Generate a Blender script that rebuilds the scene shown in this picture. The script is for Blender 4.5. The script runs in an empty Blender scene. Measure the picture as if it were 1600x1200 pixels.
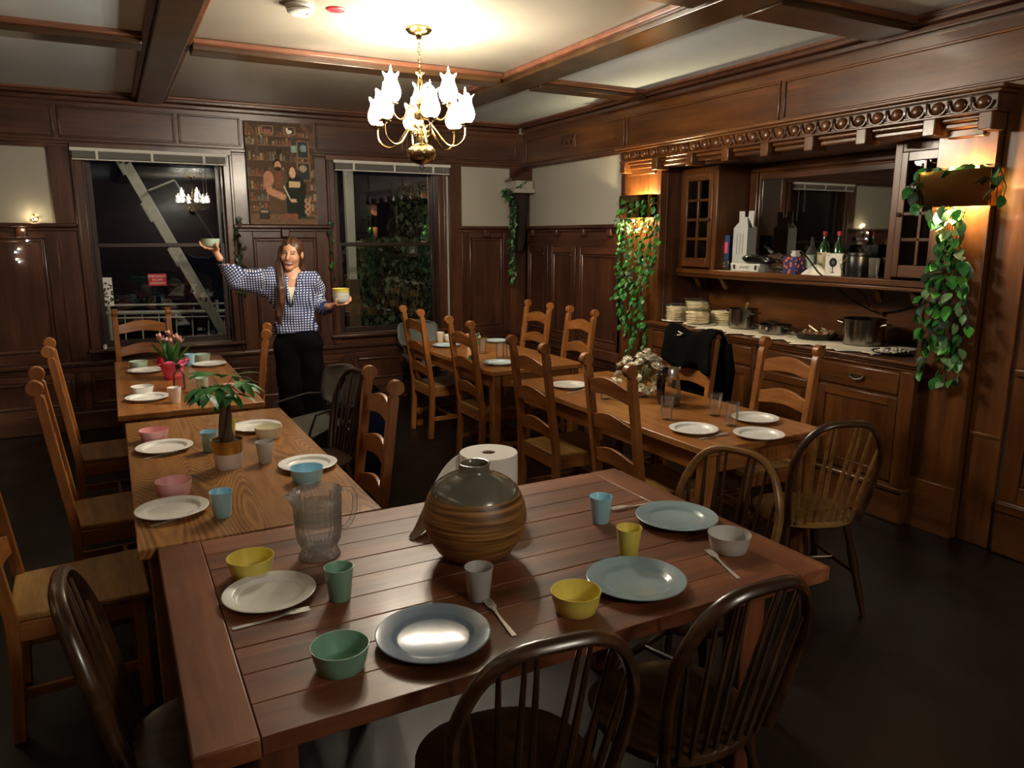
import bpy, math, random
import numpy as np
from mathutils import Vector, Matrix, Euler
random.seed(7)
rng = np.random.default_rng(7)
SC = bpy.context.scene
COL = SC.collection
PI = math.pi

# ------------------------------------------------------------------ camera, world, exposure
CAM_H, FOC = 1.70, 1160.0
YAW, PITCH = math.radians(28.19), math.radians(11.245)
cam = bpy.data.cameras.new('camera'); cam_o = bpy.data.objects.new('camera', cam); COL.objects.link(cam_o)
cam.sensor_fit = 'HORIZONTAL'; cam.sensor_width = 36; cam.lens = FOC / 1600 * 36
cam.clip_start = 0.05; cam.clip_end = 200
cam_o.location = (0, 0, CAM_H); cam_o.rotation_euler = (PI / 2 - PITCH, 0, -YAW)
SC.camera = cam_o
world = bpy.data.worlds.new('night'); SC.world = world; world.use_nodes = True
bg = world.node_tree.nodes['Background']; bg.inputs[0].default_value = (0.25, 0.35, 0.6, 1); bg.inputs[1].default_value = 0.0012
SC.view_settings.view_transform = 'Standard'; SC.view_settings.look = 'None'
SC.view_settings.gamma = 1; SC.view_settings.use_curve_mapping = False
SC.view_settings.exposure = 1.65
SC.cycles.use_denoising = True
SC.cycles.max_bounces = 10; SC.cycles.diffuse_bounces = 4; SC.cycles.glossy_bounces = 5
SC.cycles.transparent_max_bounces = 24; SC.cycles.transmission_bounces = 8
SC.cycles.sample_clamp_indirect = 4.0
SC.cycles.caustics_reflective = False; SC.cycles.caustics_refractive = False

# room lamps (used by the builders below)
BULB_W, BULB_C = 10.5, (1.0, 0.89, 0.72)
BULB2_W = 6.2
SCONCE_UP, SCONCE_DOWN, SCONCE_C = 17.0, 10.0, (1.0, 0.76, 0.42)

yard = bpy.data.lights.new('yard_fill', 'POINT'); yard.energy = 15; yard.color = (1.0, 0.9, 0.72); yard.shadow_soft_size = .08  # unseen light without a fixture, added to brighten the fire escape
yard_o = bpy.data.objects.new('yard_fill', yard); COL.objects.link(yard_o); yard_o.location = (1.5, 7.75, 3.15)

# ------------------------------------------------------------------ measuring helpers (real planes of the room)
_F = Vector((math.sin(YAW) * math.cos(PITCH), math.cos(YAW) * math.cos(PITCH), -math.sin(PITCH)))
_R = Vector((math.cos(YAW), -math.sin(YAW), 0)); _U = _R.cross(_F)
def _on(px, py, ax, v):
    d = _F + _R * ((px - 800) / FOC) + _U * ((600 - py) / FOC)
    o = Vector((0, 0, CAM_H)); t = (v - o[ax]) / d[ax]
    return o + d * t
TZ = 0.76
def T(px, py, z=TZ): return _on(px, py, 2, z)
def XW(px, py, x): return _on(px, py, 0, x)
def YW(px, py, y): return _on(px, py, 1, y)

# ------------------------------------------------------------------ mesh helpers
class MB:
    def __init__(s): s.v = []; s.f = []
    def add(s, vs, fs):
        n = len(s.v); s.v += [tuple(p) for p in vs]; s.f += [tuple(i + n for i in q) for q in fs]; return s
    def box(s, x0, x1, y0, y1, z0, z1, M=None):
        vs = [Vector(p) for p in ((x0,y0,z0),(x1,y0,z0),(x1,y1,z0),(x0,y1,z0),(x0,y0,z1),(x1,y0,z1),(x1,y1,z1),(x0,y1,z1))]
        if M: vs = [M @ p for p in vs]
        return s.add(vs, [(0,3,2,1),(4,5,6,7),(0,1,5,4),(1,2,6,5),(2,3,7,6),(3,0,4,7)])
    def cbox(s, c, size, M=None):
        h = [q / 2 for q in size]
        R = Matrix.Translation(Vector(c)) @ (M.to_4x4() if M else Matrix())
        return s.box(-h[0], h[0], -h[1], h[1], -h[2], h[2], R)
    def prism(s, poly, a, b, f):
        # poly: 2-D outline (counter-clockwise), f(u, v, w) -> point, extruded w = a..b
        n = len(poly)
        vs = [f(u, v, a) for u, v in poly] + [f(u, v, b) for u, v in poly]
        fs = [tuple(range(n - 1, -1, -1)), tuple(range(n, 2 * n))] + [(i, (i + 1) % n, n + (i + 1) % n, n + i) for i in range(n)]
        return s.add(vs, fs)
    def strip(s, top, bot, a, b, f):
        # band between two polylines (same length), extruded a..b; made of quads
        n = len(top)
        vs = []
        for w in (a, b):
            vs += [f(u, v, w) for u, v in top] + [f(u, v, w) for u, v in bot]
        fs = []
        for i in range(n - 1):
            t0, t1, b0, b1 = i, i + 1, n + i, n + i + 1; o = 2 * n
            fs += [(b0, b1, t1, t0), (o + t0, o + t1, o + b1, o + b0), (t0, t1, o + t1, o + t0), (b1, b0, o + b0, o + b1)]
        fs += [(0, 2 * n, 3 * n, n), (n - 1, 2 * n - 1, 4 * n - 1, 3 * n - 1)]
        return s.add(vs, fs)
    def lathe(s, prof, seg=24, c=(0, 0, 0), closed=False, flute=0, amp=0.0, M=None):
        vs = []; rows = len(prof)
        for r, z in prof:
            for k in range(seg):
                a = 2 * PI * k / seg
                rr = r * (1 + amp * math.cos(flute * a)) if flute else r
                p = Vector((rr * math.cos(a), rr * math.sin(a), z))
                vs.append((M @ p if M else p) + Vector(c))
        fs = []
        for i in range(rows - 1):
            for k in range(seg):
                a, b = i * seg + k, i * seg + (k + 1) % seg
                fs.append((a, b, b + seg, a + seg))
        if prof[0][0] > 1e-5 and not closed: fs.append(tuple(range(seg - 1, -1, -1)))
        if prof[-1][0] > 1e-5 and not closed: fs.append(tuple((rows - 1) * seg + k for k in range(seg)))
        return s.add(vs, fs)
    def tube(s, pts, rad, seg=8, cap=True, flat=None):
        pts = [Vector(p) for p in pts]; n = len(pts)
        rad = [rad] * n if not hasattr(rad, '__len__') else rad
        t0 = (pts[1] - pts[0]).normalized()
        up = Vector((0, 0, 1)) if abs(t0.z) < 0.9 else Vector((1, 0, 0))
        nrm = t0.cross(up).normalized()
        vs = []
        for i, p in enumerate(pts):
            t = (pts[min(i + 1, n - 1)] - pts[max(i - 1, 0)]).normalized()
            nrm = (nrm - t * nrm.dot(t)).normalized(); bn = t.cross(nrm)
            for k in range(seg):
                a = 2 * PI * k / seg
                q = nrm * math.cos(a) + bn * math.sin(a) * (flat or 1)
                vs.append(p + q * rad[i])
        fs = [(i * seg + k, i * seg + (k + 1) % seg, (i + 1) * seg + (k + 1) % seg, (i + 1) * seg + k) for i in range(n - 1) for k in range(seg)]
        if cap: fs += [tuple(range(seg - 1, -1, -1)), tuple((n - 1) * seg + k for k in range(seg))]
        return s.add(vs, fs)
    def ball(s, c, r, seg=14, rows=8, sc=(1, 1, 1)):
        prof = [(math.sin(PI * i / rows) * 1.0, -math.cos(PI * i / rows)) for i in range(rows + 1)]
        vs = []
        n0 = len(s.v)
        m = MB(); m.lathe([(max(p, 1e-6) * r, z * r) for p, z in prof], seg)
        return s.add([(p[0] * sc[0] + c[0], p[1] * sc[1] + c[1], p[2] * sc[2] + c[2]) for p in m.v], m.f)
    def mesh(s, name='m'):
        me = bpy.data.meshes.new(name); me.from_pydata(s.v, [], s.f); me.update(); return me
    def build(s, name, mat, parent=None, loc=(0, 0, 0), rot=(0, 0, 0), smooth=False, bevel=0, seg=2):
        return obj(name, s.mesh(name), mat, parent, loc, rot, smooth, bevel, seg)

def obj(name, me, mat, parent=None, loc=(0, 0, 0), rot=(0, 0, 0), smooth=False, bevel=0, seg=2):
    o = bpy.data.objects.new(name, me); COL.objects.link(o)
    if mat is not None:
        if not me.materials: me.materials.append(mat if not isinstance(mat, str) else M[mat])
    o.location = loc; o.rotation_euler = rot
    if parent is not None: o.parent = parent
    if smooth:
        me.polygons.foreach_set('use_smooth', [True] * len(me.polygons))
        if smooth != 'all': me.set_sharp_from_angle(angle=math.radians(42))
    if bevel:
        b = o.modifiers.new('bevel', 'BEVEL'); b.width = bevel; b.segments = seg; b.limit_method = 'ANGLE'; b.angle_limit = math.radians(40)
        if not smooth:
            me.polygons.foreach_set('use_smooth', [True] * len(me.polygons)); me.set_sharp_from_angle(angle=math.radians(50))
    return o
def tag(o, label, cat, group=None):
    o['label'] = label; o['category'] = cat
    if group: o['group'] = group
    return o
def thing(name, label, cat, loc=(0, 0, 0), rz=0, group=None):
    o = bpy.data.objects.new(name, None); COL.objects.link(o); o.empty_display_size = 0.1
    o.location = loc; o.rotation_euler = (0, 0, rz)
    return tag(o, label, cat, group)
def struct(o): o['kind'] = 'structure'; return o
def copy_tree(src, parent=None):
    c = src.copy(); COL.objects.link(c); c.parent = parent
    for ch in list(src.children): copy_tree(ch, c)
    return c
def place(proto, used, loc, rz, label, group):
    o = proto if not used[0] else copy_tree(proto)
    used[0] = True
    o.location = loc; o.rotation_euler = (0, 0, rz); o['label'] = label; o['group'] = group
    return o
def text_mesh(txt, size, align='CENTER', extrude=0.0004):
    cu = bpy.data.curves.new('t', 'FONT'); cu.body = txt; cu.size = size; cu.align_x = align; cu.align_y = 'CENTER'; cu.extrude = extrude; cu.resolution_u = 3
    o = bpy.data.objects.new('t', cu); COL.objects.link(o)
    dg = bpy.context.evaluated_depsgraph_get(); me = bpy.data.meshes.new_from_object(o.evaluated_get(dg))
    bpy.data.objects.remove(o); bpy.data.curves.remove(cu); return me

# ------------------------------------------------------------------ materials
M = {}
def srgb(h):
    h = h.lstrip('#'); c = [int(h[i:i + 2], 16) / 255 for i in (0, 2, 4)]
    return tuple(x / 12.92 if x <= 0.04045 else ((x + 0.055) / 1.055) ** 2.4 for x in c) + (1,)
def newmat(name):
    m = bpy.data.materials.new(name); m.use_nodes = True; M[name] = m
    nt = m.node_tree; return m, nt, nt.nodes['Principled BSDF']
def plain(name, col, rough=0.5, metal=0, noise=0.06, scale=30, coat=0, sss=0, bump=0.0):
    m, nt, b = newmat(name); N = nt.nodes; L = nt.links
    c = srgb(col)
    tc = N.new('ShaderNodeTexCoord'); ns = N.new('ShaderNodeTexNoise'); ns.inputs['Scale'].default_value = scale; ns.inputs['Detail'].default_value = 3
    L.new(tc.outputs['Object'], ns.inputs['Vector'])
    mx = N.new('ShaderNodeMix'); mx.data_type = 'RGBA'
    mx.inputs[6].default_value = tuple(x * (1 - noise) for x in c[:3]) + (1,); mx.inputs[7].default_value = tuple(min(1, x * (1 + noise)) for x in c[:3]) + (1,)
    L.new(ns.outputs[0], mx.inputs[0]); L.new(mx.outputs[2], b.inputs['Base Color'])
    b.inputs['Roughness'].default_value = rough; b.inputs['Metallic'].default_value = metal; b.inputs['Coat Weight'].default_value = coat
    b.inputs['Coat Roughness'].default_value = 0.1
    if bump:
        bp = N.new('ShaderNodeBump'); bp.inputs['Strength'].default_value = bump; bp.inputs['Distance'].default_value = 0.0012
        L.new(ns.outputs[0], bp.inputs['Height']); L.new(bp.outputs[0], b.inputs['Normal'])
    return m
def wood(name, dark, mid, light, axis='x', scale=1.0, rough=0.35, coat=0.3, grain=14.0, cathedral=0.0, bump=0.12, wear=0.25):
    m, nt, b = newmat(name); N = nt.nodes; L = nt.links
    tc = N.new('ShaderNodeTexCoord'); mp = N.new('ShaderNodeMapping')
    oi = N.new('ShaderNodeObjectInfo'); rv = N.new('ShaderNodeVectorMath'); rv.operation = 'ADD'
    rs = N.new('ShaderNodeVectorMath'); rs.operation = 'SCALE'; rs.inputs[3].default_value = 9.0
    cb = N.new('ShaderNodeCombineXYZ')
    for i in range(3): L.new(oi.outputs['Random'], cb.inputs[i])
    L.new(cb.outputs[0], rs.inputs[0]); L.new(tc.outputs['Object'], rv.inputs[0]); L.new(rs.outputs[0], rv.inputs[1])
    st = {'x': (0.09, 1, 1), 'y': (1, 0.09, 1), 'z': (1, 1, 0.09)}[axis]
    mp.inputs['Scale'].default_value = tuple(v * scale for v in st)
    L.new(rv.outputs[0], mp.inputs['Vector'])
    n1 = N.new('ShaderNodeTexNoise'); n1.inputs['Scale'].default_value = grain; n1.inputs['Detail'].default_value = 5; n1.inputs['Roughness'].default_value = 0.6; n1.inputs['Distortion'].default_value = 0.4
    L.new(mp.outputs[0], n1.inputs['Vector'])
    n2 = N.new('ShaderNodeTexNoise'); n2.inputs['Scale'].default_value = grain * 6; n2.inputs['Detail'].default_value = 2
    L.new(mp.outputs[0], n2.inputs['Vector'])
    n3 = N.new('ShaderNodeTexNoise'); n3.inputs['Scale'].default_value = 1.7; n3.inputs['Detail'].default_value = 3
    L.new(rv.outputs[0], n3.inputs['Vector'])
    src = n1.outputs[0]
    if cathedral:
        mp2 = N.new('ShaderNodeMapping'); st2 = {'x': (0.16, 1, 1), 'y': (1, 0.16, 1), 'z': (1, 1, 0.16)}[axis]
        mp2.inputs['Scale'].default_value = st2; L.new(rv.outputs[0], mp2.inputs['Vector'])
        nw = N.new('ShaderNodeTexNoise'); nw.inputs['Scale'].default_value = 3.2; nw.inputs['Detail'].default_value = 1.0; L.new(mp2.outputs[0], nw.inputs['Vector'])
        ml = N.new('ShaderNodeMath'); ml.operation = 'MULTIPLY'; ml.inputs[1].default_value = 420; L.new(nw.outputs[0], ml.inputs[0])
        sn = N.new('ShaderNodeMath'); sn.operation = 'SINE'; L.new(ml.outputs[0], sn.inputs[0])
        ma = N.new('ShaderNodeMath'); ma.operation = 'MULTIPLY_ADD'; ma.inputs[1].default_value = cathedral * 0.5; L.new(sn.outputs[0], ma.inputs[0]); L.new(n1.outputs[0], ma.inputs[2])
        src = ma.outputs[0]
    r = N.new('ShaderNodeValToRGB'); e = r.color_ramp.elements
    e[0].position = 0.25; e[0].color = srgb(dark); e[1].position = 0.75; e[1].color = srgb(light)
    k = r.color_ramp.elements.new(0.5); k.color = srgb(mid)
    L.new(src, r.inputs[0])
    f = N.new('ShaderNodeMix'); f.data_type = 'RGBA'; f.blend_type = 'MULTIPLY'; f.inputs[0].default_value = 0.35
    fr = N.new('ShaderNodeValToRGB'); fr.color_ramp.elements[0].position = 0.3; fr.color_ramp.elements[0].color = (0.45, 0.4, 0.36, 1); fr.color_ramp.elements[1].position = 0.6
    L.new(n2.outputs[0], fr.inputs[0]); L.new(r.outputs[0], f.inputs[6]); L.new(fr.outputs[0], f.inputs[7])
    g = N.new('ShaderNodeMix'); g.data_type = 'RGBA'; g.blend_type = 'MULTIPLY'; g.inputs[0].default_value = wear
    gr = N.new('ShaderNodeValToRGB'); gr.color_ramp.elements[0].position = 0.35; gr.color_ramp.elements[0].color = (0.4, 0.36, 0.34, 1); gr.color_ramp.elements[1].position = 0.62
    L.new(n3.outputs[0], gr.inputs[0]); L.new(f.outputs[2], g.inputs[6]); L.new(gr.outputs[0], g.inputs[7])
    L.new(g.outputs[2], b.inputs['Base Color'])
    rr = N.new('ShaderNodeMapRange'); rr.inputs[3].default_value = rough * 0.8; rr.inputs[4].default_value = rough * 1.25; L.new(n3.outputs[0], rr.inputs[0]); L.new(rr.outputs[0], b.inputs['Roughness'])
    b.inputs['Coat Weight'].default_value = coat; b.inputs['Coat Roughness'].default_value = 0.18
    bp = N.new('ShaderNodeBump'); bp.inputs['Strength'].default_value = bump; bp.inputs['Distance'].default_value = 0.002
    L.new(src, bp.inputs['Height']); L.new(bp.outputs[0], b.inputs['Normal'])
    return m
def thin_glass(name, tint=(1, 1, 1), rough=0.0, boost=1.0, white=0.0):
    m, nt, b = newmat(name); N = nt.nodes; L = nt.links; N.remove(b); out = N['Material Output']
    tr = N.new('ShaderNodeBsdfTransparent'); tr.inputs[0].default_value = tuple(tint) + (1,)
    gl = N.new('ShaderNodeBsdfGlossy'); gl.inputs['Roughness'].default_value = rough
    fr = N.new('ShaderNodeFresnel'); fr.inputs[0].default_value = 1.5
    ml = N.new('ShaderNodeMath'); ml.operation = 'MULTIPLY'; ml.inputs[1].default_value = boost; ml.use_clamp = True; L.new(fr.outputs[0], ml.inputs[0])
    mx = N.new('ShaderNodeMixShader'); L.new(ml.outputs[0], mx.inputs[0]); L.new(tr.outputs[0], mx.inputs[1]); L.new(gl.outputs[0], mx.inputs[2])
    last = mx
    if white:
        df = N.new('ShaderNodeBsdfDiffuse'); df.inputs[0].default_value = (0.9, 0.9, 0.88, 1)
        m2 = N.new('ShaderNodeMixShader'); m2.inputs[0].default_value = white; L.new(mx.outputs[0], m2.inputs[1]); L.new(df.outputs[0], m2.inputs[2]); last = m2
    L.new(last.outputs[0], out.inputs[0]); return m
def emis(name, col, strength):
    m, nt, b = newmat(name); N = nt.nodes; N.remove(b)
    e = N.new('ShaderNodeEmission'); e.inputs[0].default_value = tuple(col) + (1,); e.inputs[1].default_value = strength
    nt.links.new(e.outputs[0], N['Material Output'].inputs[0]); return m
def vcol(name, rough=0.5, attr='Col', bump=0.0):
    m, nt, b = newmat(name); a = nt.nodes.new('ShaderNodeVertexColor'); a.layer_name = attr
    nt.links.new(a.outputs[0], b.inputs['Base Color']); b.inputs['Roughness'].default_value = rough; return m

for ax in 'xyz':
    wood('panel_' + ax, '#301a11', '#523020', '#724830', ax, 1.0, 0.32, 0.35, 10, wear=0.5)
    wood('built_' + ax, '#40220f', '#643a18', '#845226', ax, 1.0, 0.33, 0.35, 10, wear=0.4)
    wood('chair_' + ax, '#7a4820', '#a0632e', '#bd8044', ax, 1.0, 0.38, 0.25, 16, wear=0.25)
    wood('windsor_' + ax, '#23150c', '#402815', '#603e20', ax, 1.0, 0.3, 0.4, 16, wear=0.3)
    wood('plank_' + ax, '#4f2a17', '#804a2c', '#a56a44', ax, 1.0, 0.42, 0.12, 9, wear=0.55, bump=0.25)
    wood('table_' + ax, '#8a5527', '#ad713a', '#c28a4c', ax, 1.0, 0.3, 0.35, 18, wear=0.2)
wood('oak_top', '#80542a', '#a5713c', '#b5834a', 'y', 1.0, 0.32, 0.35, 24, cathedral=0.42, wear=0.2)
wood('windsor_light', '#5a3c1c', '#8a6232', '#a87c44', 'y', 1.0, 0.35, 0.3, 16)
wood('seat_plank', '#7a5628', '#a67c40', '#bf9a58', 'y', 1.0, 0.45, 0.15, 18, wear=0.3)
wood('trim_red', '#54301f', '#744731', '#8a5a41', 'x', 1.0, 0.4, 0.2, 10, wear=0.3)
wood('beam_wood', '#2e1d10', '#46301a', '#5e4226', 'x', 1.0, 0.3, 0.3, 8, wear=0.5)
plain('plaster', '#b4b0a4', 0.85, noise=0.03, scale=8, bump=0.05)
plain('ceiling_cream', '#948d7f', 0.3, noise=0.05, scale=3)
plain('ceiling_aqua', '#d9e9f0', 0.35, noise=0.08, scale=2)
plain('white_plastic', '#e6e4dc', 0.35)
plain('blind_white', '#d9d7cf', 0.45)
plain('blind_grey', '#8c8b85', 0.55)
plain('dark_sash', '#2a1710', 0.4, coat=0.2)
plain('melamine_white', '#efeee9', 0.32, coat=0.2)
plain('melamine_cream', '#e8e4c8', 0.35)
plain('melamine_yellow', '#dfce60', 0.38)
plain('melamine_green', '#82ab92', 0.38)
plain('melamine_pale_green', '#b8cfbc', 0.38)
plain('melamine_grey', '#bbb8b1', 0.4)
plain('melamine_blue', '#a6dbee', 0.38)
plain('melamine_pink', '#f2b9bb', 0.38)
plain('stone_blue', '#76889a', 0.2, coat=0.25)
plain('stone_light_blue', '#93abb2', 0.2, coat=0.3)
plain('pale_blue_plate', '#bfd4d8', 0.2, coat=0.4)
plain('steel', '#dad7d0', 0.3, metal=1, noise=0.03)
plain('fork_steel', '#e6e3dc', 0.35, metal=0.6, noise=0.03)
plain('pot_steel', '#96938c', 0.18, metal=1, noise=0.03)
plain('steel_dark', '#8c8a86', 0.3, metal=1, noise=0.03)
plain('brass', '#b59c68', 0.18, metal=1, noise=0.05)
plain('brass_mirror', '#c8aa62', 0.05, metal=1, noise=0.03)
plain('brass_old', '#7a6a42', 0.35, metal=1, noise=0.2)
plain('mirror_silver', '#b9b9b4', 0.02, metal=1, noise=0.01)
plain('black_plastic', '#141414', 0.35)
plain('black_gloss', '#0c0c0d', 0.12, coat=0.5)
plain('black_cloth', '#050505', 0.95, noise=0.2, scale=60, bump=0.2)
plain('navy_cloth', '#141b33', 0.85, noise=0.2, scale=60)
plain('iron', '#161513', 0.55, noise=0.2)
plain('grey_shell', '#5e605c', 0.5)
plain('paper_white', '#f2efe8', 0.9, noise=0.04, scale=40, bump=0.08)
plain('cloth_white', '#dcd6c6', 0.9, noise=0.08, scale=50, bump=0.2)
plain('cardboard_white', '#cfd2cd', 0.6)
plain('cardboard_brown', '#8a6844', 0.8)
plain('blue_box', '#1f3f66', 0.5)
plain('pita', '#f0dcb4', 0.85, noise=0.25, scale=25, bump=0.3)
plain('food_brown', '#5a3a20', 0.7, noise=0.5, scale=60, bump=0.6)
plain('nuts', '#a58a62', 0.7, noise=0.5, scale=80, bump=0.5)
plain('wood_spoon', '#b08a5a', 0.6)
plain('leaf_green', '#2f7a34', 0.45, noise=0.25, scale=9)
plain('leaf_pale', '#86ad78', 0.5, noise=0.2, scale=9)
plain('leaf_dark', '#2a4630', 0.45, noise=0.25, scale=9)
plain('leaf_bright', '#4fa83f', 0.4, noise=0.25, scale=9)
plain('stem_green', '#5b7a3a', 0.6)
plain('trunk', '#5a4630', 0.8, noise=0.3, scale=40, bump=0.5)
plain('soil', '#2a1d14', 0.95, noise=0.4, scale=80, bump=0.6)
plain('pot_white', '#ddd6cc', 0.5)
plain('pot_gold', '#b58a45', 0.3, metal=0.7, noise=0.25, scale=60, bump=0.3)
plain('pink_foil', '#e8608c', 0.3, noise=0.15, scale=12, bump=0.3)
plain('petal_pink', '#e8b7b4', 0.6, noise=0.2, scale=60)
plain('petal_white', '#f0ead8', 0.7)
plain('flower_eye', '#8f9a55', 0.8)
plain('red_paper', '#b02030', 0.6)
plain('red_sign', '#c4202c', 0.45)
plain('sign_white', '#f2eeea', 0.5)
plain('fire_steel', '#c7c4b4', 0.6, noise=0.1, scale=6)
plain('shrub', '#4b6040', 0.7, noise=0.4, scale=5)
plain('vase_glaze', '#6e6a5c', 0.14, coat=0.8, noise=0.15, scale=14)
plain('pants', '#070707', 0.95, noise=0.2, scale=60)
plain('cream_top', '#ece2cc', 0.8)
plain('hair', '#4a2e1f', 0.45, noise=0.35, scale=40)
plain('wine_glass_green', '#123c1c', 0.1, coat=0.5)
plain('label_cream', '#d9cda6', 0.7)
plain('amber_light_wood', '#9c6a30', 0.4)
plain('night_ground', '#15160f', 0.95, noise=0.3, scale=4)
thin_glass('window_glass', (0.95, 0.97, 0.97), 0.0, 1.9)
thin_glass('cabinet_glass', (0.75, 0.78, 0.78), 0.0, 1.6)
thin_glass('drink_glass', (0.99, 0.99, 0.985), 0.06, 0.6, 0.035)
thin_glass('pitcher_glass', (1.0, 1.0, 0.995), 0.04, 0.7, 0.10)
thin_glass('bag_plastic', (1.0, 1.0, 1.0), 0.2, 0.8, 0.02)
thin_glass('bottle_pink', (0.96, 0.85, 0.82), 0.04, 0.8, 0.02)
thin_glass('kettle_glass', (0.97, 0.93, 0.86), 0.05, 0.8, 0.03)
emis('fairy_light', (1.0, 0.8, 0.45), 18)
emis('fairy_cool', (0.75, 0.9, 1.0), 12)
def shade_glass():
    m, nt, b = newmat('shade_glass'); N = nt.nodes; L = nt.links; N.remove(b)
    tr = N.new('ShaderNodeBsdfTransparent'); tl = N.new('ShaderNodeBsdfTranslucent'); df = N.new('ShaderNodeBsdfDiffuse')
    tl.inputs[0].default_value = (0.95, 0.93, 0.88, 1); df.inputs[0].default_value = (0.95, 0.93, 0.88, 1)
    a = N.new('ShaderNodeMixShader'); a.inputs[0].default_value = 0.3; L.new(tl.outputs[0], a.inputs[1]); L.new(df.outputs[0], a.inputs[2])
    c = N.new('ShaderNodeMixShader'); c.inputs[0].default_value = 0.5; L.new(tr.outputs[0], c.inputs[1]); L.new(a.outputs[0], c.inputs[2])
    gl = N.new('ShaderNodeBsdfGlossy'); gl.inputs['Roughness'].default_value = 0.15
    fr = N.new('ShaderNodeFresnel'); fr.inputs[0].default_value = 1.3
    d = N.new('ShaderNodeMixShader'); L.new(fr.outputs[0], d.inputs[0]); L.new(c.outputs[0], d.inputs[1]); L.new(gl.outputs[0], d.inputs[2])
    L.new(d.outputs[0], N['Material Output'].inputs[0])
shade_glass()
def bulb_mat():
    m, nt, b = newmat('bulb_glow'); N = nt.nodes; L = nt.links; N.remove(b)
    tr = N.new('ShaderNodeBsdfTransparent'); e = N.new('ShaderNodeEmission'); e.inputs[0].default_value = (1, 0.86, 0.62, 1); e.inputs[1].default_value = 14
    a = N.new('ShaderNodeAddShader'); L.new(tr.outputs[0], a.inputs[0]); L.new(e.outputs[0], a.inputs[1]); L.new(a.outputs[0], N['Material Output'].inputs[0])
bulb_mat()
def floor_mat():
    m, nt, b = newmat('floor_boards'); N = nt.nodes; L = nt.links
    tc = N.new('ShaderNodeTexCoord'); br = N.new('ShaderNodeTexBrick'); br.inputs['Scale'].default_value = 1
    br.inputs['Brick Width'].default_value = 1.4; br.inputs['Row Height'].default_value = 0.09; br.inputs['Mortar Size'].default_value = 0.0012
    br.inputs['Color1'].default_value = srgb('#120b07'); br.inputs['Color2'].default_value = srgb('#1a100a'); br.inputs['Mortar'].default_value = srgb('#050302')
    mp = N.new('ShaderNodeMapping'); mp.inputs['Rotation'].default_value = (0, 0, PI / 2)
    L.new(tc.outputs['Object'], mp.inputs[0]); L.new(mp.outputs[0], br.inputs[0])
    ns = N.new('ShaderNodeTexNoise'); ns.inputs['Scale'].default_value = 2.5; ns.inputs['Detail'].default_value = 6; L.new(tc.outputs['Object'], ns.inputs[0])
    rr = N.new('ShaderNodeMapRange'); rr.inputs[1].default_value = 0.35; rr.inputs[2].default_value = 0.7; rr.inputs[3].default_value = 0.3; rr.inputs[4].default_value = 0.5; b.inputs['Specular IOR Level'].default_value = 0.25
    L.new(ns.outputs[0], rr.inputs[0]); L.new(rr.outputs[0], b.inputs['Roughness']); L.new(br.outputs[0], b.inputs['Base Color'])
floor_mat()
def vase_mat():
    m, nt, b = newmat('vase_coil'); N = nt.nodes; L = nt.links
    tc = N.new('ShaderNodeTexCoord'); mp = N.new('ShaderNodeMapping'); mp.inputs['Scale'].default_value = (1.5, 1.5, 34); mp.inputs['Rotation'].default_value = (0.05, 0.06, 0)
    ns = N.new('ShaderNodeTexNoise'); ns.inputs['Scale'].default_value = 3.0; ns.inputs['Detail'].default_value = 4; ns.inputs['Distortion'].default_value = 0.5
    L.new(tc.outputs['Object'], mp.inputs[0]); L.new(mp.outputs[0], ns.inputs[0])
    r = N.new('ShaderNodeValToRGB'); e = r.color_ramp.elements; e[0].position = 0.32; e[0].color = srgb('#4a2e14'); e[1].position = 0.7; e[1].color = srgb('#b58a52')
    k = e.new(0.48); k.color = srgb('#8a6030'); L.new(ns.outputs[0], r.inputs[0]); L.new(r.outputs[0], b.inputs['Base Color']); b.inputs['Roughness'].default_value = 0.42
    bp = N.new('ShaderNodeBump'); bp.inputs['Strength'].default_value = 0.5; bp.inputs['Distance'].default_value = 0.003; L.new(ns.outputs[0], bp.inputs['Height']); L.new(bp.outputs[0], b.inputs['Normal'])
vase_mat()

for k_ in ('pants', 'black_cloth', 'navy_cloth'): M[k_].node_tree.nodes['Principled BSDF'].inputs['Specular IOR Level'].default_value = 0.1
# ------------------------------------------------------------------ the setting
XL, XR, YF, YB, ZC = -1.6, 4.15, -3.6, 7.5, 2.89
def S(o, label, cat): tag(o, label, cat); return struct(o)
def B(name, mat, b, parent=None, bevel=0.0, smooth=False):
    c = [(b[0] + b[1]) / 2, (b[2] + b[3]) / 2, (b[4] + b[5]) / 2]; m = MB(); m.cbox((0, 0, 0), (b[1] - b[0], b[3] - b[2], b[5] - b[4]))
    return m.build(name, mat, parent, c, bevel=bevel)
def ES(name, label, cat):
    o = bpy.data.objects.new(name, None); COL.objects.link(o); return S(o, label, cat)
S(B('floor', 'floor_boards', (XL, 4.75, YF, YB + .15, -.06, 0)), 'very dark polished wooden floor boards', 'floor')
ceil_ = S(B('ceiling', 'ceiling_cream', (XL, 4.75, YF, YB + .15, ZC, ZC + .06)), 'cream plaster ceiling divided into coffers by dark beams', 'ceiling')
for x0, x1, y0, y1 in ((XL, .30, YF, 2.82), (XL, .30, 3.16, 5.18), (XL, .30, 5.43, 7.38), (3.04, 4.06, YF, 2.82), (3.04, 4.06, 3.16, 5.18), (3.04, 4.06, 5.43, 7.38)):
    o = B('ceiling_panel', 'ceiling_aqua', (x0, x1, y0, y1, ZC - .004, ZC + .01)); o.location -= ceil_.location; o.parent = ceil_
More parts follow.
